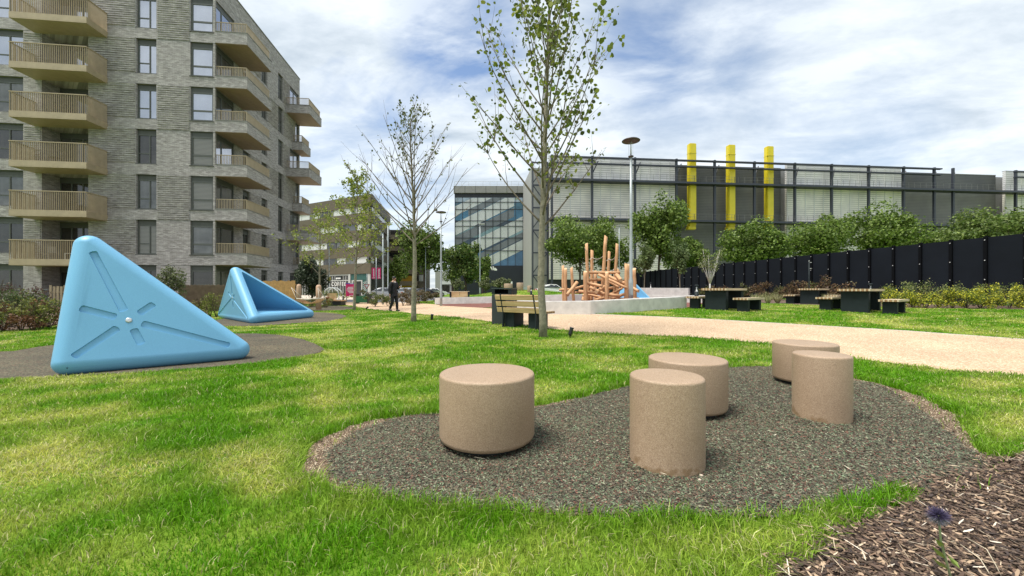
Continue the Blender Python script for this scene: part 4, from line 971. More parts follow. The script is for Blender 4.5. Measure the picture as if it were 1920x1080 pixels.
lgs = [(455, 492, 770, 492, 17.4, 17.2, .068), (440, 598, 592, 630, 16.2, 15.8, .075), (336, 588, 234, 722, 15.9, 15.6, .082), (552, 512, 842, 652, 16.6, 15.9, .07), (655, 528, 818, 608, 17.2, 16.4, .078), (450, 566, 572, 564, 17.3, 17.6, .07), (352, 680, 762, 728, 16.4, 15.8, .078),
       (156, 668, 262, 662, 17.2, 17, .062), (308, 655, 404, 628, 16.8, 17.2, .066), (318, 694, 412, 690, 17, 16.8, .06), (528, 688, 612, 632, 15.7, 16.6, .085), (736, 515, 778, 572, 16.8, 16.0, .09), (648, 772, 812, 712, 15.9, 16.6, .078), (718, 692, 796, 648, 17.2, 17, .06),
       (800, 588, 956, 680, 16.8, 15.9, .075), (728, 762, 962, 758, 16.5, 16.2, .07), (448, 716, 584, 742, 17, 16.8, .06), (516, 768, 614, 748, 16.6, 16.9, .07), (388, 780, 402, 716, 16, 16.6, .06), (630, 660, 706, 640, 17.6, 17.2, .075), (470, 640, 600, 700, 17.8, 17, .075), (440, 690, 560, 680, 17.9, 17.4, .07),
       (600, 740, 720, 690, 17.8, 17.2, .07), (640, 580, 760, 640, 18, 17.6, .06)]
for x0, y0, x1, y1, Y0, Y1, r in lgs: log(lz(x0, y0, Y0), lz(x1, y1, Y1), r * .88, r * .84, R.choice((0, .15, -.15)))
def rope(a, b, sag=.12, r=.014, par=None, o0=None, nm='rope'):
    q = MB(); q.tube([a.lerp(b, i / 8) - Vector((0, 0, 4 * sag * (i / 8) * (1 - i / 8))) - o0 for i in range(9)], r, 6); return q.build(nm, M_rope, par)
for (x0, y0, Y0, x1, y1, Y1) in ((436, 330, 17.2, 486, 335, 18.2), (486, 335, 18.2, 600, 325, 17.6), (600, 345, 17.6, 655, 350, 18.4), (655, 350, 18.4, 725, 325, 17.9), (480, 460, 18.2, 590, 465, 17.6), (600, 460, 17.6, 712, 455, 17.9), (440, 245, 17.2, 414, 240, 17.0)):
    rope(lz(x0, y0, Y0), lz(x1, y1, Y1), par=lg, o0=O_)
# ---------------------------------------------------------------- picnic tables and benches
def slatted_top(par, ln, wd, z, th, nm, n_):
    q = MB(); s = wd / n_
    for i in range(n_):
        y = -wd / 2 + i * s; dx = R.uniform(-.006, .006); q.box(-ln / 2 + dx, ln / 2 + dx, y + .004, y + s - .004, z - th, z + R.uniform(-.003, .003), 0)
    q.box(-ln / 2 + .12, ln / 2 - .12, -wd / 2 + .02, wd / 2 - .02, z - th - .02, z - th - .002, 1)
    o = q.build(nm, [M_wtop, M_dark, M_wood2], par)
    for p in o.data.polygons:
        if p.material_index == 0:
            if abs(p.normal.x) > .9: p.material_index = 2 if (p.index // 6) % 2 else 0
    return o
def hollow_leg(par, x, wl, wd, z, nm='leg'):
    q = MB(); q.box(x - wl / 2, x + wl / 2, -wd / 2, wd / 2, -.08, z); q.build(nm, M_dark, par, bev=.006)
def make_table(label, cat, ln, wd, h, name):
    t_ = thing(name, label, cat); slatted_top(t_, ln, wd, h, .075 if h > .6 else .065, 'table_top' if h > .6 else 'seat', 16 if h > .6 else 9)
    for sx in (-1, 1): hollow_leg(t_, sx * (ln / 2 - .24), .20 if h > .6 else .18, wd - .14, h - (.10 if h > .6 else .09))
    return t_
tb = make_table('picnic table nearest the play area with a black bollard light behind', 'table', 1.75, .85, .76, 'picnic_table'); bn = make_table('backless bench on the near right side of the leftmost picnic table', 'bench', 1.45, .48, .45, 'picnic_bench')
SETS = [((7.72, 13.95), 38, 'leftmost', 'nearest the play area, with a bollard light at its left end'), ((11.95, 13.15), 35, 'large right-hand', 'farthest to the right, beside the yellow flowers'), ((14.85, 18.9), 38, 'rear', 'standing farther back, partly hidden by the right-hand one')]
fst = True
for (c, ang, nm, lb) in SETS:
    a = radians(ang); l_ = Vector((cos(a), sin(a))); e_ = Vector((-sin(a), cos(a)))
    T1 = tb if fst else copy_tree(tb); T1.location = (*c, gzf(*c)); T1.rotation_euler = (0, 0, a); tag(T1, 'timber picnic table ' + lb, 'table', 'picnic tables on the lawn')
    for sgn, wd_ in ((-1, 'near right'), (1, 'far left')):
        p = Vector(c) + e_ * sgn * .82 - l_ * .02; Bc = bn if (fst and sgn == -1) else copy_tree(bn); Bc.location = (p.x, p.y, gzf(p.x, p.y)); Bc.rotation_euler = (0, 0, a)
        tag(Bc, 'backless timber bench on the %s side of the %s picnic table' % (wd_, nm), 'bench', 'benches beside the picnic tables')
    fst = False
# ---------------------------------------------------------------- park bench with back, litter bin
def park_bench(label, loc, rz, ln=1.75):
    t_ = thing('park_bench', label, 'bench', loc, rz)
    n_ = 5; q = MB()
    for i in range(n_): q.box(-ln / 2, ln / 2, -.05 + i * .095, .035 + i * .095, .40, .455, 0)
    o = q.build('seat', [M_wtop, M_dark, M_wood2], t_)
    for p in o.data.polygons:
        if abs(p.normal.x) > .9: p.material_index = 2
    for k, (z, y) in enumerate(((.47, -.085), (.63, -.125), (.79, -.165))):
        M = Matrix.Translation((0, y, z)) @ Matrix.Rotation(radians(14), 4, 'X')
        q = MB(); q.box(-ln / 2 + .02, ln / 2 - .02, -.022, .022, -.065, .065, 0, M); q.build('backrest_plank', M_wood, t_, bev=.006)
    for sx in (-1, 1):
        q = MB(); q.beam((sx * (ln / 2 - .22), -.075, .0), (sx * (ln / 2 - .22), -.07, .42), .035, .06); q.beam((sx * (ln / 2 - .22), -.082, .40), (sx * (ln / 2 - .22), -.20, .87), .035, .02); q.build('back_support', M_dark, t_)
        MB().box(sx * (ln / 2 - .36) - .16, sx * (ln / 2 - .36) + .16, .0, .40, -.05, .393).build('leg', M_dark, t_, bev=.006)
    q = MB()
    for z, y in ((.55, -.105), (.71, -.145)): q.beam((-ln / 2 + .05, y + .0, z), (-ln / 2 + .35, y, z), .03)
    q.build('arm_bracket', M_dark, t_); return t_
b1 = G(986, 616); pb = park_bench('timber backed park bench seen from behind, beside the trunk of the big young tree', (b1.x - .12, b1.y + .1, gzf(b1.x, b1.y) - .01), radians(-40), 1.5)
p = gp(946, 10.75)
bt = thing('litter_bin', 'dark grey steel litter bin standing left of the park bench', 'bin', p, radians(-20))
q = MB(); q.box(-.29, .29, -.24, .24, -.05, .82); q.build('body', mat('bin_grey', (.035, .042, .043), .45, .12, 2), bt, bev=.012)
q = MB(); q.box(-.29, -.20, -.24, -.22, .825, .96); q.box(.20, .29, -.24, -.22, .825, .96); q.box(-.29, -.27, -.217, .217, .825, .96); q.box(.27, .29, -.217, .217, .825, .96); q.box(-.29, .29, .22, .24, .825, .96); q.build('opening_frame', M_dark, bt)
MB().box(-.30, .30, -.25, .25, .963, .995).build('lid', mat('bin_lid', (.04, .055, .05), .35, .1), bt, bev=.008); MB().box(-.265, .265, -.215, .215, .825, .835).build('liner', M_black, bt)
q = MB(); q.tube([(-.10, -.242, .70), (-.10, -.25, .70)], .03, 16); q.build('badge', M_letter, bt); q = MB(); q.tube([(.16, -.242, .18), (.16, -.25, .18)], .024, 14); q.build('badge', M_letter, bt)
def back_box_bench(label, loc, rz, ln=1.9):
    t_ = thing('park_bench', label, 'bench', loc, rz); q = MB()
    for i in range(5): q.box(-ln / 2, ln / 2, -.0 + i * .095, .085 + i * .095, .40, .455)
    q.build('seat', M_wtop, t_)
    M = Matrix.Translation((0, -.12, .52)) @ Matrix.Rotation(radians(10), 4, 'X')
    for sx in (-1, 1): MB().box(min(0, sx * (ln / 2 - .12)) + .01, max(0, sx * (ln / 2 - .12)) - .01, -.02, .02, -.32, .27, 0, M).build('back_panel', M_wood, t_)
    for sx in (-1, 1): MB().box(sx * ln / 2 - .11 * (sx > 0), sx * ln / 2 + .11 * (sx < 0), -.05, .05, -.52, .29, 0, M).build('side_support', M_dark, t_)
    MB().box(-ln / 2, ln / 2, -.03, .03, .272, .30, 0, M).build('top_rail', M_wtop, t_)
    for sx in (-1, 1): MB().box(sx * .6 - .12, sx * .6 + .12, .0, .42, -.1, .395).build('leg', M_dark, t_)
    return t_
p = gp(862, 26.4); back_box_bench('timber backed bench on the far lawn seen square from behind', p, radians(3), 1.35)
p = gp(957, 25.0); back_box_bench('timber backed bench turned sideways above the litter bin', p, radians(-62), 1.3)
# ---------------------------------------------------------------- lamp posts
M_galv = mat('galvanised_steel', (.36, .40, .41), .45, .12, 6, metal=.3); M_lens = mat('clear_lens', (.65, .68, .7), .1, .05)
M_lampdark = mat('lamp_canopy_dark', (.06, .045, .045), .4, .1)
def lamp_post(px, Y, h, label, disc=True, s=1.0, group='disc topped lamp posts'):
    p = gp(px, Y); t_ = thing('lamp_post', label, 'lamp post', p, 0, group)
    q = MB(); q.lathe([(.085 * s, -.1), (.085 * s, 1.05), (.06 * s, 1.13), (.052 * s, h * .55), (.042 * s, h - .62)], 16); q.build('post', M_galv, t_)
    q = MB(); q.lathe([(.04 * s, h - .63), (.10 * s, h - .60), (.10 * s, h - .57), (.035 * s, h - .55), (.03 * s, h - .52)], 20); q.build('collar', M_lampdark, t_)
    if disc:
        q = MB(); q.lathe([(.03, h - .52), (.018, h - .1), (.016, h)], 10); q.build('stem', M_galv, t_)
        q = MB()
        for k in range(3): a = k * 2.1 + .3; q.beam((.085 * cos(a), .085 * sin(a), h - .57), (.085 * cos(a), .085 * sin(a), h - .02), .008)
        q.build('lens_rods', M_lens, t_)
        q = MB(); q.lathe([(.02, h - .035), (.22, h - .03), (.335, h - .005), (.34, h + .01), (.30, h + .04), (.12, h + .075), (.01, h + .085)], 32); q.build('canopy', M_lampdark, t_)
    else:
        q = MB(); q.box(-.12, .5, -.1, .1, h - .6, h - .5); q.build('lamp_head', M_gfr, t_)
    q = MB(); q.box(-.05, .05, -.09 * s - .004, -.088 * s, .5, .95); q.build('access_door', M_galv, t_); return t_
lamp_post(1183, 14.6, 6.35, 'tall galvanised lamp post with a dark disc on top, right of the log pile')
lamp_post(827, 24.6, 6.0, 'tall slim disc topped lamp post standing behind the low wall left of the bin')
lamp_post(900, 42, 8.6, 'plain grey street lamp in front of the glass building', False, group='plain street lamps')
lamp_post(718, 28.5, 6.0, 'disc topped lamp post right of the pink banners, behind the walking person')
lamp_post(617, 40, 6.4, 'thin lamp post carrying a small yellow sign', False, .8, group='plain street lamps')
lamp_post(1161, 46, 9.0, 'grey street lamp rising out of the trees behind the log pile', False, group='plain street lamps')
lamp_post(1588, 52, 9.2, 'grey street lamp beyond the black fence between two trees', False, group='plain street lamps')
lamp_post(798, 44, 6.6, 'thin grey pole among the trees left of the tall slim lamp', False, .7, group='plain street lamps')
lamp_post(727.5, 60, 12, 'tallest grey mast behind the pink banners', False, 1.6, group='plain street lamps')
# thin post with bracket in front of the fence
p = gp(1517, 19.0); t_ = thing('bracket_post', 'thin dark post with a small cross bracket before the black fence', 'post', p); MB().lathe([(.03, -.1), (.028, 2.1)], 8).build('post', M_dark, t_)
q = MB(); q.beam((-.0, 0, 2.05), (.12, 0, 2.05), .03); q.beam((0, 0, 1.75), (.12, 0, 1.75), .03); q.beam((0, 0, 1.7), (0, 0, 2.15), .03); q.build('bracket', M_gfr, t_)
# ---------------------------------------------------------------- bollard lights
def bollard(px, Y, h, label):
    p = gp(px, Y); t_ = thing('bollard_light', label, 'bollard light', p, .3, 'bollard lights'); MB().lathe([(.085, -.1), (.085, h * .66)], 20).build('post', M_dark, t_)
    q = MB(); q.lathe([(.03, h * .9), (.02, h * .8), (.05, h * .7), (.075, h * .665)], 20); q.build('reflector', M_letter, t_)
    q = MB()
    for k in range(4): a = k * pi / 2 + .4; q.beam((.078 * cos(a), .078 * sin(a), h * .66), (.078 * cos(a), .078 * sin(a), h * .93), .012)
    q.build('cage', M_dark, t_); MB().lathe([(.086, h * .93), (.086, h * .97), (.06, h)], 20).build('cap', M_dark, t_); return t_
bollard(1306, 17.0, .92, 'dark bollard light with white reflector left of the leftmost picnic table'); bollard(1632, 17.2, .98, 'dark bollard light whose top shows above the right-hand picnic table')
bollard(996, 27.5, .62, 'small bollard light on the far lawn before the white car'); bollard(1220, 30, 1.25, 'little bollard light top showing over the concrete wall right of the play pyramid')
# ---------------------------------------------------------------- lawn spotlights
def spot(px, py, tilt, rz, label):
    p = G(px, py); t_ = thing('lawn_spotlight', label, 'spotlight', p, rz, 'small black lawn spotlights'); MB().tube([(0, 0, -.05), (0, 0, .09)], .012, 8).build('spike', M_black, t_)
    d = Vector((sin(tilt), 0, cos(tilt))); a = Vector((0, 0, .08)); q = MB(); q.tube([a - d * .04, a, a + d * .12, a + d * .14], [.028, .04, .042, .05], 16); q.build('lamp_head', M_black, t_)
    q = MB(); q.tube([a + d * .141, a + d * .143], .036, 14); q.build('lens', M_lens, t_)
spot(1069, 633, .35, .5, 'small black lawn spotlight right of the big young tree'); spot(809.5, 602, .1, 0, 'small black lawn spotlight right of the bare tree'); spot(687, 581, .8, .1, 'tilted black lawn spotlight beside the leafy yellow-green tree'); spot(611, 574.5, -.3, 0, 'tiny black lawn spotlight near the hammock posts')
# ---------------------------------------------------------------- black fence
fe_ = thing('black_fence', 'tall black panel fence running along the right side of the park', 'fence', (21.2, 15.9, 0)); M_fp = mat('fence_panel', (.0075, .010, .015), .7, .2, .6, spec=.15); M_fpost = mat('fence_post', (.003, .0035, .005), .8, .1, spec=.1)
def fpt(Y): return Vector((23.3 - .132 * Y, Y))
Yc = 13.4; sp = 1.21; fo = Vector((21.2, 15.9)); i = 0; pnl = None
while Yc < 54:
    a = fpt(Yc); Yn = Yc + sp; b = fpt(Yn); zg = min(gzf(*a), gzf(*b)); d = (b - a).normalized(); n_ = Vector((-d.y, d.x))
    q = MB(); q.beam((*(a - fo), gzf(*a) + 1.55), (*(b - fo), gzf(*b) + 1.55), .03, 2.95); q.build('panel', M_fp, fe_)
    q = MB(); c = a - fo + n_ * .04; q.beam((*c, zg - .1), (*c, zg + 3.08), .12, .12, up=(n_.x, n_.y, 0)); q.build('post', M_fpost, fe_)
    if Yc < 42:
        q = MB()
        for z in (.35, 1.15, 2.0, 2.9): q.tube([(*(c + n_ * .06), zg + z), (*(c + n_ * .075), zg + z)], .02, 8)
        q.build('bolt', mat('bolt_white', (.6, .6, .6), .4), fe_)
    Yc = Yn
# ---------------------------------------------------------------- person
def skin(name, pts, edges, rad, m, par, sub=2, root=0):
    me_ = bpy.data.meshes.new(name); me_.from_pydata(pts, edges, []); o = link(name, me_, par); o.modifiers.new('s', 'SKIN')
    for i, v in enumerate(me_.skin_vertices[0].data): v.radius = (rad[i], rad[i]) if not isinstance(rad[i], tuple) else rad[i]; v.use_root = (i == root)
    sb = o.modifiers.new('ss', 'SUBSURF'); sb.levels = sub; sb.render_levels = sub; bpy.context.view_layer.update(); to_mesh_obj(o); o.data.materials.clear(); o.data.materials.append(m)
    o.data.polygons.foreach_set('use_smooth', [True] * len(o.data.polygons)); return o
M_skin = mat('skin', (.36, .20, .13), .55, .06, 20)
def person(label, loc, rz, top_m, leg_m, group=None, collar=True):
    t_ = thing('person', label, 'person', loc, rz)
    # facing -y locally is the back view; figure walks towards +x
    J = dict(pel=(0, 0, .93), chest=(.02, 0, 1.25), neck=(.02, 0, 1.47), head0=(.03, 0, 1.56), head1=(.045, 0, 1.64), head2=(.04, 0, 1.70), hl=(0, -.09, .90), kl=(.03, -.10, .50), al=(-.16, -.10, .11), hr=(0, .09, .90), kr=(.12, .10, .50), ar=(.14, .10, .08), tl=(-.05, -.11, .045), tr=(.27, .11, .035),
             sl=(.01, -.19, 1.40), el=(-.05, -.25, 1.12), wl=(.0, -.26, .86), sr=(.01, .19, 1.40), er=(.06, .24, 1.12), wr=(.26, .13, 1.20), hndl=(.02, -.26, .79), hndr=(.33, .10, 1.23))
    k = list(J); P = [J[q] for q in k]; ix = {q: i for i, q in enumerate(k)}
    E = [('pel', 'chest'), ('chest', 'neck'), ('neck', 'head0'), ('head0', 'head1'), ('head1', 'head2'), ('pel', 'hl'), ('hl', 'kl'), ('kl', 'al'), ('al', 'tl'), ('pel', 'hr'), ('hr', 'kr'), ('kr', 'ar'), ('ar', 'tr'), ('neck', 'sl'), ('sl', 'el'), ('el', 'wl'), ('wl', 'hndl'), ('neck', 'sr'), ('sr', 'er'), ('er', 'wr'), ('wr', 'hndr')]
    rad = dict(pel=(.12, .15), chest=(.11, .15), neck=.055, head0=.068, head1=.088, head2=.072, hl=.085, kl=.055, al=.035, hr=.085, kr=.055, ar=.035, tl=.03, tr=.03, sl=.055, el=.042, wl=.026, sr=.055, er=.042, wr=.026, hndl=.034, hndr=.034)
    skin('body', P, [(ix[a], ix[b]) for a, b in E], [rad[q] for q in k], M_skin, t_)
    for side, hx, dz in (('hndl', .0, -1), ('hndr', 1, 0)):                 # five fingers on each hand
        h = Vector(J[side])
        for f in range(5):
            o_ = Vector((hx * .02, (f - 2) * .014, dz * .02)); dv = Vector((hx * .055 + (1 - hx) * .012, (f - 2) * .004, dz * .06 + hx * -.01)) * (1 if 0 < f < 4 else .8)
            q = MB(); q.tube([h + o_, h + o_ + dv * .6, h + o_ + dv + Vector((0, 0, -.01 * hx))], [.008, .0075, .006], 6); q.build('finger', M_skin, t_)
    kt = ['pel', 'chest', 'neck', 'sl', 'el', 'wl', 'sr', 'er', 'wr']; Pt = [J[q] for q in kt]; Pt[2] = (.02, 0, 1.44); it = {q: i for i, q in enumerate(kt)}; Pt.append((0, 0, .82)); it['hem'] = 9
    Et = [('hem', 'pel'), ('pel', 'chest'), ('chest', 'neck'), ('neck', 'sl'), ('sl', 'el'), ('el', 'wl'), ('neck', 'sr'), ('sr', 'er'), ('er', 'wr')]
    skin('jacket', Pt, [(it[a], it[b]) for a, b in Et], [(.15, .19), (.145, .19), .095, .085, .068, .045, .085, .068, .045, (.15, .185)], top_m, t_)
    kl_ = ['pel', 'hl', 'kl', 'al', 'hr', 'kr', 'ar']; Pl = [J[q] for q in kl_]; il = {q: i for i, q in enumerate(kl_)}
    skin('trousers', Pl, [(il[a], il[b]) for a, b in (('pel', 'hl'), ('hl', 'kl'), ('kl', 'al'), ('pel', 'hr'), ('hr', 'kr'), ('kr', 'ar'))], [(.135, .16), .11, .082, .068, .11, .082, .068], leg_m, t_)
    for a in ('l', 'r'):
        b, c = Vector(J['a' + a]), Vector(J['t' + a]); q = MB(); q.tube([b + Vector((-.06, 0, -.035)), b + Vector((0, 0, -.02)), c + Vector((0, 0, -.0)), c + Vector((.05, 0, -.008))], [.035, .05, .042, .022], 10); q.build('shoe', M_black, t_)
    q = MB(); h = Vector(J['head1']); q.lathe([(.01, .105), (.06, .095), (.088, .055), (.094, .0), (.088, -.045), (.07, -.07)], 20, (h.x - .022, h.y, h.z + .012)); q.build('hair', mat('black_hair', (.012, .01, .01), .6, .2, 30), t_)
    q = MB(); q.tube([h + Vector((.08, 0, .01)), h + Vector((.118, 0, -.025)), h + Vector((.085, 0, -.035))], [.012, .017, .012], 8); q.build('nose', M_skin, t_)
    q = MB(); [q.lathe([(.001, -.011), (.010, 0), (.001, .011)], 8, (h.x + .082, h.y + s * .032, h.z + .01)) for s in (-1, 1)]; q.build('eyes', M_black, t_)
    q = MB(); q.box(h.x + .07, h.x + .094, -.024, .024, h.z - .058, h.z - .05); q.build('mouth', mat('lips', (.25, .09, .08), .5), t_)
    for s in (-1, 1): q = MB(); q.lathe([(.002, -.03), (.016, -.01), (.018, .012), (.004, .03)], 8, (h.x - .005, h.y + s * .09, h.z - .01)); q.build('ear', M_skin, t_)
    if collar:
        q = MB(); q.tube([(-.05, -.05, 1.50), (.03, -.085, 1.485), (.10, -.03, 1.455), (.10, .03, 1.455), (.03, .085, 1.485), (-.05, .05, 1.50)], .026, 8); q.build('collar', M_letter, t_)
    return t_
pr = person('person in black jacket and trousers with a white collar walking on the sandy path', (0, 0, 0), 0, mat('black_cloth', (.010, .011, .015), .85, .3, 12), mat('black_trousers', (.007, .008, .011), .85, .3, 12))
p = gp(738, 19.2, .012); pr.location = p; pr.rotation_euler = (0, 0, radians(-28))
ph = tag(MB().box(-.035, .035, -.006, .006, -.07, .07).build('phone', mat('phone_pale', (.5, .48, .46), .3), bev=.004), 'pale phone held in the walking person\'s hand', 'phone')
ph.location = Vector(pr.location) + Matrix.Rotation(radians(-28), 3, 'Z') @ Vector((.40, .10, 1.235)); ph.rotation_euler = (radians(20), radians(35), radians(-28))
pv = person('person in a yellow high visibility jacket and dark green trousers by the far brick wall', (0, 0, 0), 0, mat('hi_vis', (.75, .70, .02), .7, .1, 8), mat('green_trousers', (.02, .06, .03), .85, .2, 12), collar=False)
pv.location = gp(584, 44); pv.rotation_euler = (0, 0, radians(70)); 
# ================================================================ VEGETATION
def leaf_mat(name, trans=.3, rough=.5): return mat(name, (1, 1, 1), rough, 0, 1, attr=True, trans=trans, spec=.3)
M_leaf = leaf_mat('leaf')
M_bark1 = mat('young_bark', (.13, .115, .08), .85, .3, 11, .6, 60, c2=(.32, .29, .21)); M_twig = mat('twig_bark', (.11, .085, .06), .85, .3, 14, c2=(.20, .165, .12)); M_bark2 = mat('dark_bark', (.07, .05, .035), .9, .3, 6, .5, 30); M_birch = mat('birch_bark', (.45, .42, .37), .8, .3, 14, c2=(.68, .66, .62))
LEAF5 = np.array([(0, -.5, 0), (.42, -.12, .05), (.30, .32, .0), (0, .55, -.06), (-.30, .32, .0), (-.42, -.12, .05)]); LEAF4 = np.array([(0, -.5, 0), (.34, 0, .06), (0, .5, 0), (-.34, 0, .06)])
def leaves(name, P, size, cols, par, seed=1, shape=LEAF4, up=.0, m=None, hang=0.0, nrm=None):
    r_ = np.random.default_rng(seed); n = len(P); k = len(shape)
    A = r_.normal(size=(n, 3)); A[:, 2] += hang
    if nrm is not None: A = A * .75 + nrm
    A /= np.linalg.norm(A, axis=1)[:, None] + 1e-9; B = r_.normal(size=(n, 3)); B[:, 2] += up; B -= (B * A).sum(1)[:, None] * A; B /= np.linalg.norm(B, axis=1)[:, None] + 1e-9; C = np.cross(A, B)
    s = size * r_.uniform(.55, 1.25, n)
    V = P[:, None, :] + s[:, None, None] * (shape[None, :, 0, None] * C[:, None] + shape[None, :, 1, None] * B[:, None] + shape[None, :, 2, None] * A[:, None])
    cols = np.asarray(cols, float); w_ = r_.random(n)[:, None]; i = r_.integers(0, len(cols), n); j = r_.integers(0, len(cols), n); c = (cols[i] * w_ + cols[j] * (1 - w_)) * r_.uniform(.7, 1.35, (n, 1))
    return link(name, mesh_np(name, V.reshape(-1, 3), k, np.repeat(c, k, 0), m or M_leaf), par)
def lobed_points(n, rx, ry, rz, seed, lobes=14, fill=.25, flat=.2):
    "points in leaf clumps spread through a crown volume centred at the origin"
    r_ = np.random.default_rng(seed); c = r_.normal(size=(lobes, 3)); c /= np.linalg.norm(c, axis=1)[:, None]; c *= r_.uniform(.25, .93, (lobes, 1)) ; lr = r_.uniform(.14, .40, lobes)
    i = r_.integers(0, lobes, n); d = r_.normal(size=(n, 3)); d /= np.linalg.norm(d, axis=1)[:, None]; rad = lr[i] * (1 - fill * r_.random(n) ** 2); p = c[i] + d * rad[:, None]
    p += r_.normal(0, .055, p.shape); nr = d.copy(); nr[:, 2] += .5
    return p * np.array([rx, ry, rz]), nr
def lerp3(a, b, t): return Vector(a).lerp(Vector(b), t)
GREENS = [(.085, .145, .02), (.12, .19, .028), (.165, .24, .04), (.05, .09, .015), (.22, .29, .07)]
OLIVE = [(.11, .13, .05), (.16, .19, .08), (.08, .10, .04), (.22, .24, .12)]
YELG = [(.20, .27, .035), (.28, .34, .05), (.15, .20, .03), (.36, .38, .09)]
def bush_tree(label, px, Y, ytop, ybase_crown, wpx, cols=GREENS, seed=1, nl=5200, leaf=.34, name='tree', trunk=True, bark=None, group='leafy trees around the park', lobes=16, cat='tree', trunkr=.13, ry=None):
    p = gp(px, Y); zt = CH + (YH - ytop) / FPX * Y - p.z; zb = CH + (YH - ybase_crown) / FPX * Y - p.z; rx = wpx / 2 / FPX * Y; rz = (zt - zb) / 2; cz = (zt + zb) / 2
    t_ = thing(name, label, cat, p, 0, group)
    nl = int(nl * 1.9); P, nr = lobed_points(nl, rx * 1.04, (ry or rx) * 1.04, rz * 1.02, seed, int(lobes * 2)); P[:, 2] += cz; leaves('crown', P, leaf, cols, t_, seed + 3, nrm=nr * .7)
    if trunk:
        rr_ = random.Random(seed); q = MB(); top = Vector((rr_.uniform(-.2, .2), 0, cz + rz * .3)); q.tube([(0, 0, -.2), lerp3((0, 0, 0), top, .3), lerp3((.1, 0, 0), top, .65), top], [trunkr * 1.2, trunkr, trunkr * .7, trunkr * .25], 8)
        for k in range(7):
            f = rr_.uniform(.35, .8); a = rr_.uniform(0, 6.28); st = lerp3((0, 0, 0), top, f); e = Vector((cos(a) * rx * .6, sin(a) * rx * .6, cz + rr_.uniform(-.4, .5) * rz)); q.tube([st, st.lerp(e, .5) + Vector((0, 0, .1)), e], [trunkr * .45, trunkr * .3, trunkr * .1], 5)
        q.build('trunk', bark or M_bark2, t_)
    return t_
bush_tree('broad leafy tree rising behind the log pile', 1088, 50, 400, 505, 140, seed=21, nl=8500, lobes=24)
bush_tree('tall pointed leafy tree right of the tall disc lamp post', 1234, 46, 370, 505, 98, seed=22, nl=7500, lobes=22)
bush_tree('leafy tree below the first yellow duct', 1288, 50, 440, 510, 74, seed=23, nl=3800)
bush_tree('leafy tree below the middle and right yellow ducts', 1405, 48, 413, 512, 122, seed=24, nl=7000, lobes=20)
bush_tree('domed leafy tree between the yellow ducts and the far street lamp', 1535, 50, 402, 500, 112, seed=25, nl=6500, lobes=20)
bush_tree('large domed leafy tree right of the far street lamp', 1645, 50, 392, 495, 128, seed=26, nl=7200, lobes=22)
bush_tree('low leafy tree over the black fence before the dark louvres', 1735, 52, 428, 490, 80, seed=27, nl=4200)
bush_tree('wide leafy tree leaving the frame at the right edge', 1893, 46, 388, 480, 170, cols=[(.10, .15, .03), (.14, .20, .04), (.07, .12, .025), (.20, .25, .07)], seed=28, nl=9000, lobes=26)
bush_tree('small leafy tree between the log pile trees beside the stair frame', 1148, 54, 432, 505, 70, seed=29, nl=3500)
bush_tree('thin light green tree close to the right side of the disc lamp post', 1208, 32, 462, 515, 40, cols=[(.12, .17, .05), (.17, .22, .08), (.09, .13, .04)], seed=30, nl=1300, leaf=.2, trunkr=.05, bark=M_bark1)
bush_tree('thin light green tree in front of the black fence left of the birch', 1276, 33, 452, 512, 38, cols=[(.10, .15, .05), (.15, .20, .07), (.08, .12, .04)], seed=31, nl=1400, leaf=.2, trunkr=.05, bark=M_bark1)
bush_tree('dark leafy tree between the tall slim lamp and the walking person', 797, 46, 418, 512, 98, cols=GREENS[:4] + [(.16, .19, .06)], seed=32, nl=6000, lobes=18)
bush_tree('leafy tree just left of the glass building', 873, 48, 455, 530, 66, cols=[(.05, .10, .02), (.09, .15, .03), (.16, .20, .05)], seed=33, nl=4200, lobes=16)
bush_tree('leafy tree overlapping the foot of the glass building', 905, 58, 478, 532, 34, seed=44, nl=1800)
bush_tree('dark green tree beyond the brown block behind the person', 745, 80, 478, 540, 46, seed=34, nl=2500, leaf=.4)
bush_tree('small tree at the end of the street with white blossom like gaps', 848, 60, 462, 535, 34, seed=35, nl=1800)
bush_tree('dense dark evergreen shrub tree at the corner of the brick block', 586, 26, 480, 552, 54, cols=[(.035, .055, .03), (.06, .085, .045), (.10, .12, .075), (.025, .04, .02)], seed=36, nl=5200, leaf=.13, lobes=20, trunkr=.06)
bush_tree('olive coloured shrub tree between the two blue pyramids', 322, 17.5, 492, 560, 54, cols=OLIVE + [(.06, .08, .04)], seed=37, nl=900, leaf=.10, lobes=11, trunkr=.025)
for i, (px, Y, yt, w_) in enumerate(((857, 44, 522, 26), (911, 40, 522, 24), (936, 39, 520, 30), (949, 38, 521, 20))):
    bush_tree(['first', 'second', 'third', 'fourth'][i] + ' rounded olive shrub from the left before the glass building', px, Y, yt, 546, w_, cols=OLIVE, seed=50 + i, nl=900, leaf=.16, name='shrub', group='rounded olive shrubs', lobes=9, cat='shrub', trunkr=.05)
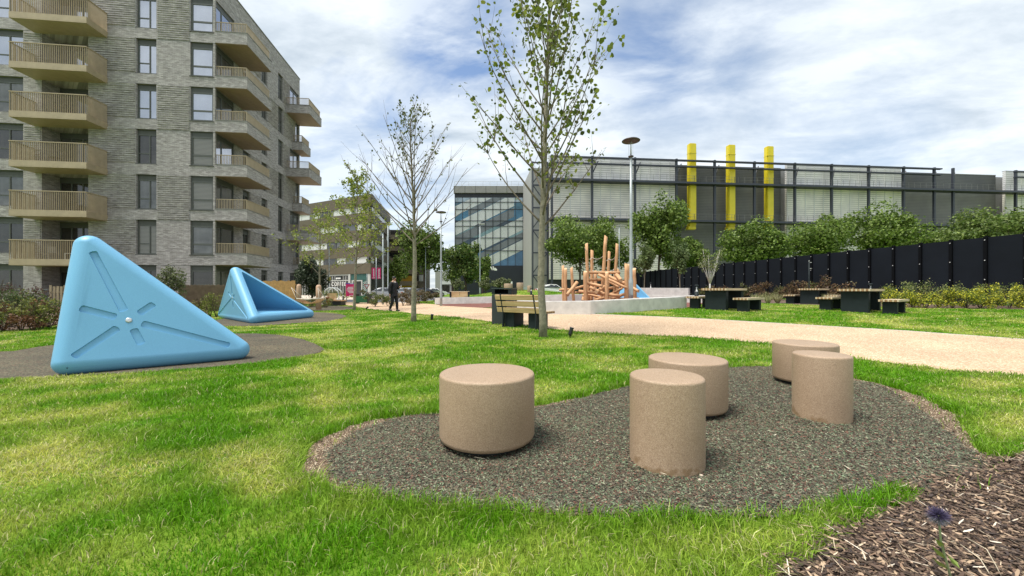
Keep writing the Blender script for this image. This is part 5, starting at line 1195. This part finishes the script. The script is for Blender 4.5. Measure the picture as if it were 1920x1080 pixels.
# birch: several pale stems
p = gp(1331, 21.5); t_ = thing('birch_tree', 'slim white stemmed birch with a loose pale crown above the leftmost picnic table', 'tree', p); q = MB(); rr_ = random.Random(5); tips = []
q.tube([(0, 0, -.1), (.01, 0, .6), (0, 0, 1.05)], [.05, .045, .04], 8)
for k in range(9):
    a = k * .7; e = Vector((cos(a) * rr_.uniform(.25, .6), sin(a) * .4, rr_.uniform(2.1, 2.95))); m_ = Vector((e.x * .45, e.y * .45, 1.65)); q.tube([(0, 0, 1.0), m_, e], [.028, .018, .006], 6)
    for s in range(24): f = rr_.uniform(.35, 1.05); tips.append(lerp3(m_, e, f) + Vector((rr_.gauss(0, .12), rr_.gauss(0, .12), rr_.gauss(0, .1))))
q.build('stem', M_birch, t_); leaves('crown', np.array([tuple(v) for v in tips] * 3) + rng.normal(0, .06, (len(tips) * 3, 3)), .10, [(.16, .19, .07), (.24, .26, .11), (.11, .14, .05)], t_, 6)
# ---- young street trees with visible branching
def young_tree(label, base, pts_trunk, r0, zb, zt, spread, nb, leafn, lsize, cols, seed, lo_bare=0.0, name='young_tree', tw=4, rise=.75, el0=.5):
    rr_ = random.Random(seed); t_ = thing(name, label, 'tree', base, 0, 'young trees planted in the lawn')
    T = [Vector(p) for p in pts_trunk]; H = T[-1].z
    def tp(z):
        for a, b in zip(T[:-1], T[1:]):
            if z <= b.z: f = (z - a.z) / (b.z - a.z); return a.lerp(b, f)
        return T[-1]
    fine = [tp(H * i / 26.0) + Vector((rr_.gauss(0, .006), rr_.gauss(0, .006), 0)) for i in range(27)]; fine[0] = T[0]
    q = MB(); q.tube(fine, [r0 * (1.18 if i == 0 else 1) * (1 - .93 * (i / 26) ** 1.05) + .004 for i in range(27)], 12); q.build('trunk', M_bark1, t_)
    br = MB(); L_ = []; 
    for k in range(nb):
        f = (k + rr_.uniform(-.3, .3)) / nb; f = min(max(f, 0), 1); z = zb + (zt - zb) * f; st = tp(z); a = k * 2.4 + rr_.uniform(-.4, .4)
        ln = spread * (1.0 - .62 * f ** 1.3) * rr_.uniform(.75, 1.15) * (1.35 if f < .5 else 1); el = el0 + rr_.uniform(0, .3) + .35 * f
        d = Vector((cos(a) * cos(el), sin(a) * cos(el), sin(el))); P_ = [st]; n_ = 8
        for s in range(n_): d = (d + Vector((rr_.gauss(0, .05), rr_.gauss(0, .05), .055 * rise))).normalized(); P_.append(P_[-1] + d * ln / n_)
        rb = r0 * (.20 * (1 - f) + .08); br.tube(P_, [rb * (1 - .85 * s / n_) + .002 for s in range(n_ + 1)], 6)
        for s in range(3, n_ + 1): L_.append((P_[s], 1.0, f, s / n_))
        for j in range(tw + int(2 * (1 - f))):
            s = rr_.randint(2, n_ - 1); p = P_[s]; a2 = rr_.uniform(0, 6.28); d2 = (d + Vector((cos(a2), sin(a2), rr_.uniform(-.1, .5))) * .75).normalized(); l2 = ln * rr_.uniform(.18, .42); Q_ = [p]
            for s2 in range(4): d2 = (d2 + Vector((rr_.gauss(0, .07), rr_.gauss(0, .07), .06))).normalized(); Q_.append(Q_[-1] + d2 * l2 / 4)
            br.tube(Q_, [rb * .35, rb * .3, rb * .22, rb * .15, .002], 5, caps=False)
            for s2 in range(1, 5): L_.append((Q_[s2], .9, f, .6 + s2 / 10))
    br.build('branches', M_twig, t_)
    pts = []
    W_ = [w * (0.12 + .88 * max(0, (f - lo_bare) / (1 - lo_bare + 1e-6)) ** .7 if lo_bare else 1) * (.35 + .65 * e) for p, w, f, e in L_]; ch = rr_.choices(L_, W_, k=leafn)
    for (p, w, f, e) in ch: pts.append((p.x + rr_.gauss(0, lsize * .75), p.y + rr_.gauss(0, lsize * .75), p.z + rr_.gauss(0, lsize * .6) - lsize * .25))
    leaves('crown', np.array(pts), lsize, cols, t_, seed + 1, LEAF5, hang=.3); return t_
LG = [(.12, .17, .022), (.17, .225, .03), (.08, .11, .018), (.25, .28, .05)]
b = G(1018, 632); Yt = b.y
def loc_(px, py, dy=0): v = at(px, py, Yt + dy) - b; return (v.x, v.y, v.z)
young_tree('biggest young tree with mottled trunk, standing behind the stools', b, [(0, 0, -.1), loc_(1014, 520), loc_(1016, 440), loc_(1020, 300), loc_(1026, 150), loc_(1030, 0), loc_(1034, -110)], .080, 2.35, 7.9, 2.25, 48, 2500, .094, LG, 71, lo_bare=0, tw=4, rise=1.0, el0=.62)
b = G(775, 603); Yt = b.y
young_tree('nearly bare young tree with leaves only near its top', b, [(0, 0, -.1), loc_(778, 500), loc_(776, 400), loc_(771, 300), loc_(768, 232)], .080, 2.4, 6.4, 2.1, 48, 560, .075, [(.10, .13, .03), (.15, .17, .05), (.07, .09, .025)], 72, lo_bare=.25, tw=4)
b = G(664, 582); Yt = b.y
young_tree('young tree with dense yellow-green crown before the coffee building', b, [(0, 0, -.1), loc_(668, 480), loc_(669, 400), loc_(671, 322)], .078, 2.3, 7.2, 2.1, 34, 3600, .095, YELG, 73, tw=6, rise=.5, el0=.35)
b = gp(598, 23.5); Yt = b.y
young_tree('thin yellowish young tree at the corner of the brick block', b, [(0, 0, -.1), loc_(600, 470), loc_(602, 392)], .06, 1.9, 5.6, 2.0, 26, 1700, .09, YELG, 74, tw=5, rise=.5, el0=.3)
# ---- planting beds
def shrub(label, x, y, h, w_, cols, seed, nl=420, leaf=.07, group=None, name='shrub', cat='shrub', top=None, stems=8):
    p = Vector((x, y, gzf(x, y))); t_ = thing(name, label, cat, p, 0, group); P, nr = lobed_points(nl, w_ / 2 * 1.2, w_ / 2 * 1.2, h / 2 * 1.1, seed, 9, .5); P[:, 2] += h * .52
    rr_ = random.Random(seed); q = MB()
    for k in range(stems): a = rr_.uniform(0, 6.28); q.tube([(0, 0, -.05), (cos(a) * w_ * .15, sin(a) * w_ * .15, h * .4), (cos(a) * w_ * .38, sin(a) * w_ * .38, h * rr_.uniform(.7, .98))], [.012, .008, .003], 4, caps=False)
    q.build('stems', M_bark2, t_)
    if top:
        k = max(30, nl // 3); T_ = P[P[:, 2] > h * .5]; T_ = T_[rng.integers(0, len(T_), k)] + rng.normal(0, .04, (k, 3)) + np.array([0, 0, h * .12]); P = np.concatenate([P, T_]); nr = np.concatenate([nr, nr[:k]]); cols = list(cols) * 2 + list(top) * 2
    leaves('foliage', P, leaf, cols, t_, seed, nrm=nr * .5); return t_
ORD = ['first', 'second', 'third', 'fourth', 'fifth', 'sixth', 'seventh', 'eighth', 'ninth', 'tenth', 'eleventh', 'twelfth', 'thirteenth', 'fourteenth']
BRN = [(.10, .055, .03), (.15, .085, .045), (.07, .05, .025), (.10, .09, .035), (.19, .12, .06)]
pxs = [1318, 1346, 1370, 1394, 1418, 1440, 1458, 1478, 1498, 1522, 1545, 1568]
for i, px in enumerate(pxs):
    r = (px - 960) / FPX; Y = 23.3 / (r + .132) - 1.9 - R.uniform(0, .6); shrub(ORD[i] + ' rusty brown shrub from the left along the black fence', r * Y, Y, R.uniform(1.0, 1.45), R.uniform(1.1, 1.5), BRN if i % 3 else [(.10, .13, .04), (.14, .15, .05), (.12, .08, .04)], 100 + i, 620, .11, 'rusty brown shrubs along the black fence')
for i, px in enumerate((1418, 1440, 1458, 1556, 1630)):
    r = (px - 960) / FPX; Y = 19.6 if i < 3 else 17.0; p = gp(px, Y); t_ = thing('ornamental_grass', ORD[i] + ' pale feathery grass tuft from the left behind the picnic lawn', 'plant', p, 0, 'pale feathery grass tufts'); n_ = 260; a = rng.uniform(0, 6.28, n_); h = rng.uniform(.25, .6, n_); V = np.empty((n_, 3, 3)); s = np.stack([-np.sin(a), np.cos(a), 0 * a], 1) * .008
    bb = np.stack([np.cos(a) * .06, np.sin(a) * .06, 0 * a], 1); V[:, 0] = bb - s; V[:, 1] = bb + s; V[:, 2] = bb + np.stack([np.cos(a) * h * .55, np.sin(a) * h * .55, h], 1); c = np.array([[.38, .36, .18]]) * rng.uniform(.6, 1.3, (n_, 1)); link('blades', mesh_np('blades', V.reshape(-1, 3), 3, np.repeat(c, 3, 0), M_leaf), t_)
YF = [(.62, .56, .03), (.72, .68, .08), (.5, .5, .05)]; FG = [(.07, .12, .02), (.11, .17, .03), (.15, .20, .05), (.05, .08, .02)]
for i, px in enumerate((1664, 1688, 1712, 1736, 1760, 1786, 1812, 1838, 1864, 1892, 1918, 1945, 1972)):
    r = (px - 960) / FPX; Y = 14.75 - .4 * (i / 12) + R.uniform(-.15, .15) + (.5 if i < 2 else 0); shrub(ORD[i] + ' yellow flowering plant from the left before the black fence', r * Y, Y, R.uniform(.5, .78) * (1.15 if i > 8 else 1), .95, FG, 130 + i, 900, .055, 'yellow flowering plants before the black fence', 'flowering_plant', 'plant', YF)
for i, px in enumerate((1676, 1724, 1774, 1826, 1880, 1930)):
    r = (px - 960) / FPX; Y = 15.9; shrub(ORD[i] + ' tall green back row plant from the left behind the yellow flowers', r * Y, Y, R.uniform(.85, 1.1), 1.1, FG[:2] + [(.10, .13, .06)], 150 + i, 600, .06, 'tall green plants behind the yellow flowers', 'plant', 'plant', [(.35, .36, .12), (.22, .22, .10)])
LB = [[(.05, .085, .025), (.08, .12, .035), (.12, .15, .06)], [(.17, .19, .04), (.24, .24, .06), (.11, .13, .03)], [(.15, .065, .035), (.20, .10, .04), (.10, .05, .03)], [(.10, .05, .045), (.07, .04, .035), (.12, .09, .05)]]
LBN = ['dark green', 'yellow-green', 'rusty red', 'purplish brown']; lbs = [(-28, 11.0, 1.5, 0), (-2, 12.0, 1.5, 0), (22, 11.5, 1.05, 1), (6, 10.3, .85, 1), (40, 10.4, .95, 1), (56, 11.5, 1.2, 0), (62, 10.5, .8, 2), (78, 10.8, .9, 1), (92, 11, .75, 2), (48, 13.5, 1.35, 3), (70, 13.5, 1.35, 3), (18, 13.8, 1.6, 3), (-20, 10.0, .8, 2)]
for i, (px, Y, h, kd) in enumerate(lbs):
    x = (px - 960) / FPX * Y; shrub('%s shrub in the left edge bed, %s from the left' % (LBN[kd], ORD[sorted(q[0] for q in lbs).index(px)]), x, Y, h, 1.0 if kd else 1.3, LB[kd], 170 + i, 800, .06, 'shrubs in the bed at the left edge')
for i, (px, h) in enumerate(((352, .8), (366, .7), (380, .85), (394, 1.0), (406, .9))):
    Y = 15.6; shrub(ORD[i] + ' yellowish bush from the left between the two blue pyramids', (px - 960) / FPX * Y, Y, h, .8, LB[1] if i > 1 else [(.14, .10, .05), (.18, .14, .07), (.10, .07, .04)], 190 + i, 500, .06, 'bushes between the two blue pyramids')
RG = [(.16, .115, .06), (.22, .16, .09), (.12, .12, .05), (.10, .075, .045)]
for i, (px, Y, h) in enumerate(((703, 25.5, .9), (727, 26, .95), (756, 26.5, 1.05), (770, 27.5, 1.1), (786, 28.5, 1.0), (800, 29, .85), (815, 30, .7))):
    shrub(ORD[i] + ' bushy plant from the left in the bed around the walking person', (px - 960) / FPX * Y, Y, h, 1.15, RG if i > 1 else FG + [(.22, .14, .08)], 200 + i, 1700, .07, 'bushy plants in the bed beyond the path')
for i, (px, Y, h) in enumerate(((570, 24, .7), (582, 25, .8), (606, 25, .9), (612, 24, .6), (632, 48, 1.1), (645, 50, 1.0))):
    shrub(ORD[i] + ' garden plant from the left behind the hammock posts', (px - 960) / FPX * Y, Y, h, 1.0 if i < 4 else 4.5, LB[i % 2] if i < 4 else [(.20, .24, .04), (.14, .17, .03)], 215 + i, 450, .07 if i < 4 else .15, 'garden plants behind the hammock posts')
# globe thistle and dry stems in the bark mulch
b = G(1790, 1110); t_ = thing('globe_thistle', 'purple globe thistle rising from the bark mulch in the near right corner', 'flower', b); Yt = b.y
hd = at(1760, 967, Yt - .02) - b; q = MB(); st = [Vector((0, 0, 0)), Vector(at(1777, 1062, Yt) - b), Vector(at(1764, 1015, Yt - .01) - b), hd]; q.tube(st, [.0045, .004, .0035, .003], 8); q.build('stem', mat('thistle_stem', (.25, .30, .15), .7, .2, 30), t_)
n_ = 900; d = rng.normal(size=(n_, 3)); d /= np.linalg.norm(d, axis=1)[:, None]; V = np.empty((n_, 3, 3)); pr_ = np.cross(d, rng.normal(size=(n_, 3))); pr_ /= np.linalg.norm(pr_, axis=1)[:, None]; hv = np.array(tuple(hd)); ln_ = rng.uniform(.030, .042, (n_, 1))
V[:, 0] = hv + d * .008 - pr_ * .0011; V[:, 1] = hv + d * .008 + pr_ * .0011; V[:, 2] = hv + d * ln_; c = np.array([[.12, .10, .19]]) * rng.uniform(.4, 1.5, (n_, 1)) + (d[:, 2:] < -.2) * np.array([[.10, .12, .08]])
link('flower_head', mesh_np('flower_head', V.reshape(-1, 3), 3, np.repeat(c, 3, 0), M_leaf), t_)
for k, (p0, tips) in enumerate((((1775, 1050), (1745, 1022)), ((1779, 1068), (1748, 1046)), ((1776, 1040), (1800, 1066)), ((1772, 1030), (1752, 1008)))):
    a = at(*p0, Yt) - b; e = at(*tips, Yt - .03) - b; m_ = (a + e) / 2 + Vector((.004, 0, -.004)); w_ = Vector((.002, -.006, .006)); q = MB(); q.poly([a, m_ - w_ * 1.1, e, m_ + w_ * 1.1]); q.build('leaf', mat('thistle_leaf', (.20, .32, .05), .6, .3, 60, c2=(.36, .44, .12)), t_)
for i, (a0, m0, e0) in enumerate((((1885, 1095), (1850, 1030), (1812, 1008)), ((1865, 1095), (1838, 1048), (1800, 1020)), ((1935, 1080), (1905, 1050), (1870, 1040)), ((1720, 1065), (1706, 1040), (1690, 1020)))):
    A_0 = G(*a0); q = MB(); pp = [Vector((0, 0, 0)), at(*m0, A_0.y + .05) - A_0, at(*e0, A_0.y + .12) - A_0]; q.tube([pp[0], pp[0].lerp(pp[1], .5) + Vector((0, 0, .004)), pp[1], pp[1].lerp(pp[2], .5), pp[2]], [.0018, .0017, .0015, .0013, .001], 5)
    tag(q.build('dry_stalk', mat('dry_straw', (.6, .52, .38), .7, .1, 20), loc=A_0), ORD[i] + ' curved pale stalk over the bark mulch counted from the upper one', 'dry stalk', 'dry stalks over the bark mulch')
# ================================================================ STREET THINGS BEYOND
M_tyre = mat('tyre', (.015, .015, .015), .85); M_rim = mat('rim', (.4, .41, .42), .3, metal=.5); M_cglass = mat('car_glass', (.02, .025, .03), .08, .2, spec=.9); M_tail = mat('tail_lamp', (.4, .02, .02), .3); M_head2 = mat('head_lamp', (.7, .7, .7), .15)
def car(label, loc, rz, paint, group='parked cars'):
    t_ = thing('parked_car', label, 'car', loc, rz, group); Hw = .88
    prof = [(-2.15, .30), (-2.18, .62), (-2.05, .88), (-1.55, .96), (-.95, 1.36), (-.3, 1.46), (.5, 1.42), (1.15, .98), (1.95, .84), (2.15, .62), (2.15, .32)]
    q = MB(); n_ = len(prof)
    for y0, y1, s0, s1 in ((-Hw, -Hw * .55, .96, 1.0), (-Hw * .55, Hw * .55, 1, 1), (Hw * .55, Hw, 1, .96)):
        for i in range(n_ - 1):
            (xa, za), (xb, zb_) = prof[i], prof[i + 1]; f = lambda x, z, s: (x * (s if z < .9 else s), z * (s if z > 1 else 1))
            def P3(x, z, y, s): 
                yy = y * (1 if z < 1 else .80); return (x * s, yy, z if z < 1 else z * (.985 if s < 1 else 1))
            q.poly([P3(xa, za, y0, s0), P3(xa, za, y1, s1), P3(xb, zb_, y1, s1), P3(xb, zb_, y0, s0)], 0, True)
    for y_ in (-Hw, Hw): q.poly([(x * .96, y_ * (1 if z < 1 else .80), z if z < 1 else z * .985) for x, z in prof], 0)
    q.poly([(-2.1, -Hw, .3), (2.1, -Hw, .3), (2.1, Hw, .3), (-2.1, Hw, .3)]); q.build('body', paint, t_)
    for s in (-1, 1):
        y_ = s * Hw * .86; q = MB(); a = [(-1.42, 1.0), (-.88, 1.29), (-.3, 1.38), (.42, 1.35), (.95, 1.02)]; q.poly([(x, s * (Hw * (1.008 if z < 1.05 else .838)), z) for x, z in a]); q.build('side_window', M_cglass, t_)
    q = MB(); q.poly([(1.16, -.66, 1.0), (1.16, .66, 1.0), (.56, .6, 1.40), (.56, -.6, 1.40)]); q.build('windscreen', M_cglass, t_); q = MB(); q.poly([(-1.56, -.66, 1.0), (-1.56, .66, 1.0), (-1.0, .6, 1.36), (-1.0, -.6, 1.36)]); q.build('rear_window', M_cglass, t_)
    for x in (-1.32, 1.32):
        for s in (-1, 1):
            w_ = MB().tube([(0, -.11, 0), (0, .11, 0)], .33, 24).build('wheel', M_tyre, t_, (x, s * .80, .33)); MB().tube([(0, s * .105, 0), (0, s * .118, 0)], .21, 16).build('rim', M_rim, w_)
    for s in (-1, 1): MB().box(2.06, 2.17, s * .62 - .17, s * .62 + .17, .62, .76).build('headlight', M_head2, t_, bev=.01); MB().box(-2.185, -2.08, s * .66 - .14, s * .66 + .14, .68, .86).build('tail_light', M_tail, t_, bev=.01)
    return t_
M_cw = mat('white_paint', (.75, .75, .75), .2, .03); M_cs = mat('silver_paint', (.4, .42, .44), .25, .05, metal=.4); M_ck = mat('black_paint', (.02, .02, .025), .2, .1)
def carp(px, Y): p = gp(px, Y); return p
car('white saloon car behind the far lawn left of the log pile', gp(1035, 50), radians(4), M_cw); car('silver car parked below the pink banners', gp(722, 52), radians(10), M_cs); car('white car just right of the walking person', gp(757, 62), radians(80), M_cw)
car('silver car in front of the end of the street, left of the bare tree', gp(768, 56), radians(60), M_cs); car('black car right of the bare tree trunk', gp(797, 60), radians(12), M_ck); car('white car between the black car and the slim lamp', gp(815, 66), radians(8), M_cw); car('white van like car far down the street', gp(786, 95), radians(85), M_cw)
M_pink = mat('pink_banner', (.62, .015, .14), .6, .06, 2); M_purp = mat('purple_top', (.12, .04, .35), .6)
def banner(px, Y, y0, y1, wpx, label):
    a = at(px, y0, Y); b_ = at(px, y1, Y); w_ = wpx / FPX * Y; t_ = thing('banner', label, 'banner', b_, 0, 'pink lamp post banners'); h = a.z - b_.z; MB().box(-w_ / 2, w_ / 2, -.015, .015, 0, h).build('cloth', M_pink, t_); q = MB()
    q.box(-w_ * .10, w_ * .16, -.02, -.0155, h * .2, h * .9); q.box(-w_ * .22, w_ * .32, -.021, -.0155, h * .07, h * .13); q.build('lettering_strip', M_letter, t_); q = MB()
    for i in range(9): q.box(-w_ * .06, w_ * .1, -.0215, -.0205, h * (.24 + .07 * i), h * (.262 + .07 * i))
    q.build('letter_gaps', M_pink, t_); q = MB(); s = 1 if px < 710 else -1; q.beam((s * w_ / 2, 0, h), (s * (w_ / 2 + .3), 0, h), .03); q.beam((s * w_ / 2, 0, 0), (s * (w_ / 2 + .3), 0, 0), .03); q.build('arm', M_galv, t_)
banner(700.5, 44, 502, 523, 7.2, 'left one of the two pink banners on the grey post'); banner(710.5, 44, 502, 523, 7.2, 'right one of the two pink banners on the grey post')
p = gp(705.5, 44); t_ = thing('lamp_post', 'grey post with an arm that holds the pink banners', 'lamp post', p, 0, 'plain street lamps'); MB().lathe([(.08, -.1), (.06, 5.2)], 10).build('post', M_galv, t_); q = MB(); q.beam((0, 0, 5.15), (1.1, 0, 5.15), .07); q.build('arm', M_galv, t_)
p = gp(656.5, 34); t_ = thing('notice_board', 'tall pink notice board with white lines beside the yellow-green tree', 'sign', p, radians(6)); q = MB(); q.box(-.36, .36, -.03, .03, .55, 1.62); q.build('panel', M_pink, t_); MB().box(-.36, .36, -.031, .031, 1.623, 1.72).build('purple_header', M_purp, t_); q = MB()
for i, (a, b_) in enumerate(((-.18, .26), (-.26, .28), (-.28, .24), (-.2, .28), (-.1, .28))): q.box(a, b_, -.036, -.0305, 1.32 - i * .12, 1.38 - i * .12)
q.box(.02, .26, -.037, -.0315, 1.65, 1.70); q.box(-.05, .26, -.036, -.0305, .62, .66); q.build('white_lettering', M_letter, t_); q = MB(); q.box(-.33, -.27, -.03, .03, -.1, .55); q.box(.27, .33, -.03, .03, -.1, .55); q.build('legs', M_bark1, t_)
z_ = at(617, 523, 39.9); t_ = thing('yellow_sign', 'small square yellow sign on the thin lamp post', 'sign', z_); MB().box(-.17, .17, -.02, .0, -.2, .2).build('plate', mat('yellow_plate', (.75, .62, .05), .5), t_); q = MB(); q.box(-.09, .09, -.024, -.0205, -.1, .1); q.build('symbol', mat('yellow_dark', (.45, .40, .12), .6), t_)
p = gp(688, 42); t_ = thing('give_way_sign', 'triangular give way sign pointing down beside the teal shopfront', 'road sign', p); MB().lathe([(.035, -.1), (.035, 2.9)], 8).build('post', M_galv, t_); q = MB(); q.poly([(-.33, -.05, 1.75), (.33, -.05, 1.75), (0, -.05, 1.2)]); q.poly([(0, -.04, 1.2), (.33, -.04, 1.75), (-.33, -.04, 1.75)]); q.build('red_plate', M_tail, t_); q = MB(); q.poly([(-.2, -.056, 1.68), (.2, -.056, 1.68), (0, -.056, 1.35)]); q.build('white_face', M_letter, t_)
p = gp(681, 31); t_ = thing('planter_box', 'dark green planter box with a bush and black corner posts', 'planter', p); MB().box(-.45, .45, -.35, .35, .1, .62).build('box', mat('planter_green', (.01, .10, .04), .5, .1), t_, bev=.01)
for sx in (-1, 1): MB().box(sx * .5 - .05, sx * .5 + .05, -.36, .36, -.05, .78).build('post', M_black, t_)
P, nr = lobed_points(700, .45, .4, .38, 9, 8); P[:, 2] += .85; leaves('bush', P, .08, OLIVE + [(.25, .18, .1)], t_, 4)
p = gp(663, 33); 
for i, px in enumerate((643.5, 667.5)):
    p = gp(px, 31.5); t_ = thing('bollard', ['black', 'second black'][i] + ' bollard ' + ['left of the pink notice board', 'between the leafy tree and the green planter'][i], 'bollard', p, 0, 'black bollards'); MB().lathe([(.06, -.1), (.06, .8), (.03, .86)], 12).build('post', M_black, t_); MB().lathe([(.062, .62), (.062, .70)], 12).build('reflective_band', M_letter, t_)
# small signs and boxes before the glass building
p = gp(956, 42); t_ = thing('small_sign', 'white and red sign on a grey box before the dark storey', 'sign', p); MB().box(-.2, .2, -.1, .1, -.6, .62).build('box', M_galv, t_); MB().box(-.28, .28, -.03, .03, .63, 1.5).build('plate', M_letter, t_); q = MB(); q.tube([(0, -.032, 1.15), (0, -.038, 1.15)], .17, 20); q.build('red_disc', M_tail, t_)
p = gp(981, 40); tag(MB().box(-.5, .5, -.3, .3, -.9, .62).build('utility_cabinet', M_galv, loc=p, bev=.01), 'pale grey utility cabinet before the dark storey', 'cabinet')
for i, (px, Y, d_, h) in enumerate(((953, 33, .75, .62), (975, 31, .55, .62), (992.5, 29.5, .32, .5))):
    p = gp(px, Y); t_ = thing('stone_stool', ['wide', 'medium', 'small'][i] + ' beige stool on the far lawn above the park bench', 'stool', p, 0, 'beige stools on the far lawn'); MB().lathe([(d_ / 2, -.5), (d_ / 2, h - .03), (d_ / 2 - .02, h)], 32).build('body', M_stool, t_)
# hammock with posts, garden seat, pot
hm = thing('hammock_seat', 'rope hammock with wooden slats slung between two rounded posts', 'hammock', G(598, 581)); ho = Vector(hm.location)
for px, py, yt, dY in ((597.5, 581, 534, 0), (545, 578, 533, .9)):
    a = G(px, py); a.y += dY; a.z = gzf(a.x, a.y); h = CH + (YH - yt) / FPX * a.y - a.z; q = MB(); q.lathe([(.145, -.1), (.14, h - .12), (.11, h - .03), (.05, h)], 18); q.build('post', mat('pink_wood', (.50, .33, .22), .7, .12, 5), hm, a - ho)
pa = at(596, 540, 20.3) - ho; pb_ = at(546, 539, 21.2) - ho
for s, dz in ((-.32, 0), (.32, 0)): q = MB(); e1 = at(604, 559, 19.9) - ho + Vector((0, s, 0)); e2 = at(562, 559.5, 20.8) - ho + Vector((0, s, 0)); q.tube([e1, e1.lerp(e2, .5) - Vector((0, 0, .05)), e2], .03, 6); q.tube([pa, e1], .012, 5); q.tube([pb_, e2], .012, 5); q.build('rope', M_rope, hm)
q = MB()
for i in range(14): e = (at(604, 559, 19.9) - ho).lerp(at(562, 559.5, 20.8) - ho, (i + .5) / 14) - Vector((0, 0, .05 + .22 * sin(pi * (i + .5) / 14))); q.box(e.x - .035, e.x + .035, e.y - .36, e.y + .36, e.z - .012, e.z + .012)
q.build('slats', M_log, hm)
p = gp(634, 27.5); t_ = thing('garden_bench', 'low wooden garden seat with dark base beside the path', 'bench', p, radians(-12)); MB().box(-.42, .42, -.28, .28, -.05, .32).build('base', M_black, t_); q = MB(); [q.box(-.46, .46, -.3 + i * .12, -.2 + i * .12, .323, .38) for i in range(5)]; q.build('seat', M_log, t_); q = MB(); [q.box(-.95, -.2, .05, .1, .34 + i * .14, .45 + i * .14) for i in range(4)]; q.build('backrest', M_wood, t_)
p = gp(618.5, 28); t_ = thing('plant_pot', 'orange plant pot beside the low garden seat', 'plant pot', p); MB().lathe([(.18, -.02), (.30, .55), (.32, .6)], 20).build('pot', mat('terracotta', (.38, .12, .05), .7, .15, 5), t_); P, nr = lobed_points(160, .4, .4, .3, 12, 6); P[:, 2] += .85; leaves('foliage', P, .10, OLIVE, t_, 14)
p = gp(621, 30); t_ = thing('garden_hoop', 'pale curved garden cover above the orange pot', 'cover', p); q = MB(); q.tube([(-.55, 0, .75), (-.45, 0, 1.1), (-.15, 0, 1.28), (.2, 0, 1.25), (.5, 0, 1.02), (.6, 0, .8)], .05, 8); q.tube([(-.55, .6, .75), (-.45, .6, 1.1), (-.15, .6, 1.28), (.2, .6, 1.25), (.5, .6, 1.02), (.6, .6, .8)], .05, 8); q.build('hoops', M_white, t_); q = MB(); q.tube([(-.5, 0, -.05), (-.55, 0, .75)], .03, 6); q.tube([(.6, 0, -.05), (.6, 0, .8)], .03, 6); q.build('legs', M_galv, t_)
# timber fences in front of the brick block
def slat_fence(name, label, x0, x1, Y, y0, y1, col_, wdt, gap, Yb=None):
    a = Vector(((x0 - 960) / FPX * Y, Y, 0)); Yb = Yb or Y; b_ = Vector(((x1 - 960) / FPX * Yb, Yb, 0)); t_ = thing(name, label, 'fence', a); d = (b_ - a); ln = d.length; d.normalize(); zt = CH + (YH - y0) / FPX * Y; q = MB(); u = 0; mt = mat(name + str(int(x0)), col_, .8, .25, 5)
    while u < ln: c = d * u; z = gzf(a.x + c.x, a.y + c.y); q.beam((c.x, c.y, z), (c.x, c.y, zt + R.uniform(-.03, .03)), wdt, .02, up=(0, 1, 0)); u += wdt + gap
    q.build('slats', mt, t_); q = MB(); q.beam(Vector((0, .03, zt - .25)), d * ln + Vector((0, .03, zt - .25)), .05, .06); q.beam(Vector((0, .03, .45)), d * ln + Vector((0, .03, .45)), .05, .06); q.build('rails', mt, t_); return t_
slat_fence('reed_fence', 'brown reed fence between the two blue pyramids', 335, 430, 19.5, 534, 562, (.17, .125, .08), .03, .004, 20.5); slat_fence('timber_fence', 'pale timber slat fence left of the large blue pyramid', 95, 130, 15.0, 536, 560, (.30, .24, .15), .09, .05)
slat_fence('garden_screen', 'orange brown timber panel behind the smaller pyramid', 494, 555, 24.5, 526.5, 545, (.42, .24, .09), .12, .003); MB
# thin wire fence along the planting bed
t_ = thing('wire_fence', 'thin wire fence behind the left planting bed', 'fence', gp(-60, 14.2)); o0 = Vector(t_.location); q = MB()
for px in (-60, -20, 20, 40, 80): a = gp(px, 14.2) - o0; q.beam(a, a + Vector((0, 0, 1.15)), .05)
q.build('posts', M_bark1, t_); q = MB(); [q.beam(gp(-60, 14.2) - o0 + Vector((0, 0, z)), gp(90, 14.2) - o0 + Vector((0, 0, z)), .012) for z in (.5, .8, 1.12)]; q.build('wires', M_galv, t_)
# pebbles on the rubber, tiny white thing on the lawn
for i, (px, py, s) in enumerate(((1315, 897, .012), (1312, 905, .010), (1120, 830, .008), (1795, 600, .03))):
    p = G(px, py); q = MB(); q.lathe([(s * .3, 0), (s, s * .35), (s * .8, s * .8), (s * .2, s)], 10); tag(q.build('pebble', mat('pebble', (.5, .42, .33) if i < 3 else (.8, .8, .8), .8, .15, 40), loc=p + Vector((0, 0, .012))), ['largest pale pebble at the foot of the nearest narrow stool', 'smaller pebble in front of the largest pale pebble', 'small pebble between the two nearest stools', 'small white scrap on the lawn right of the picnic tables'][i], 'pebble' if i < 3 else 'scrap')
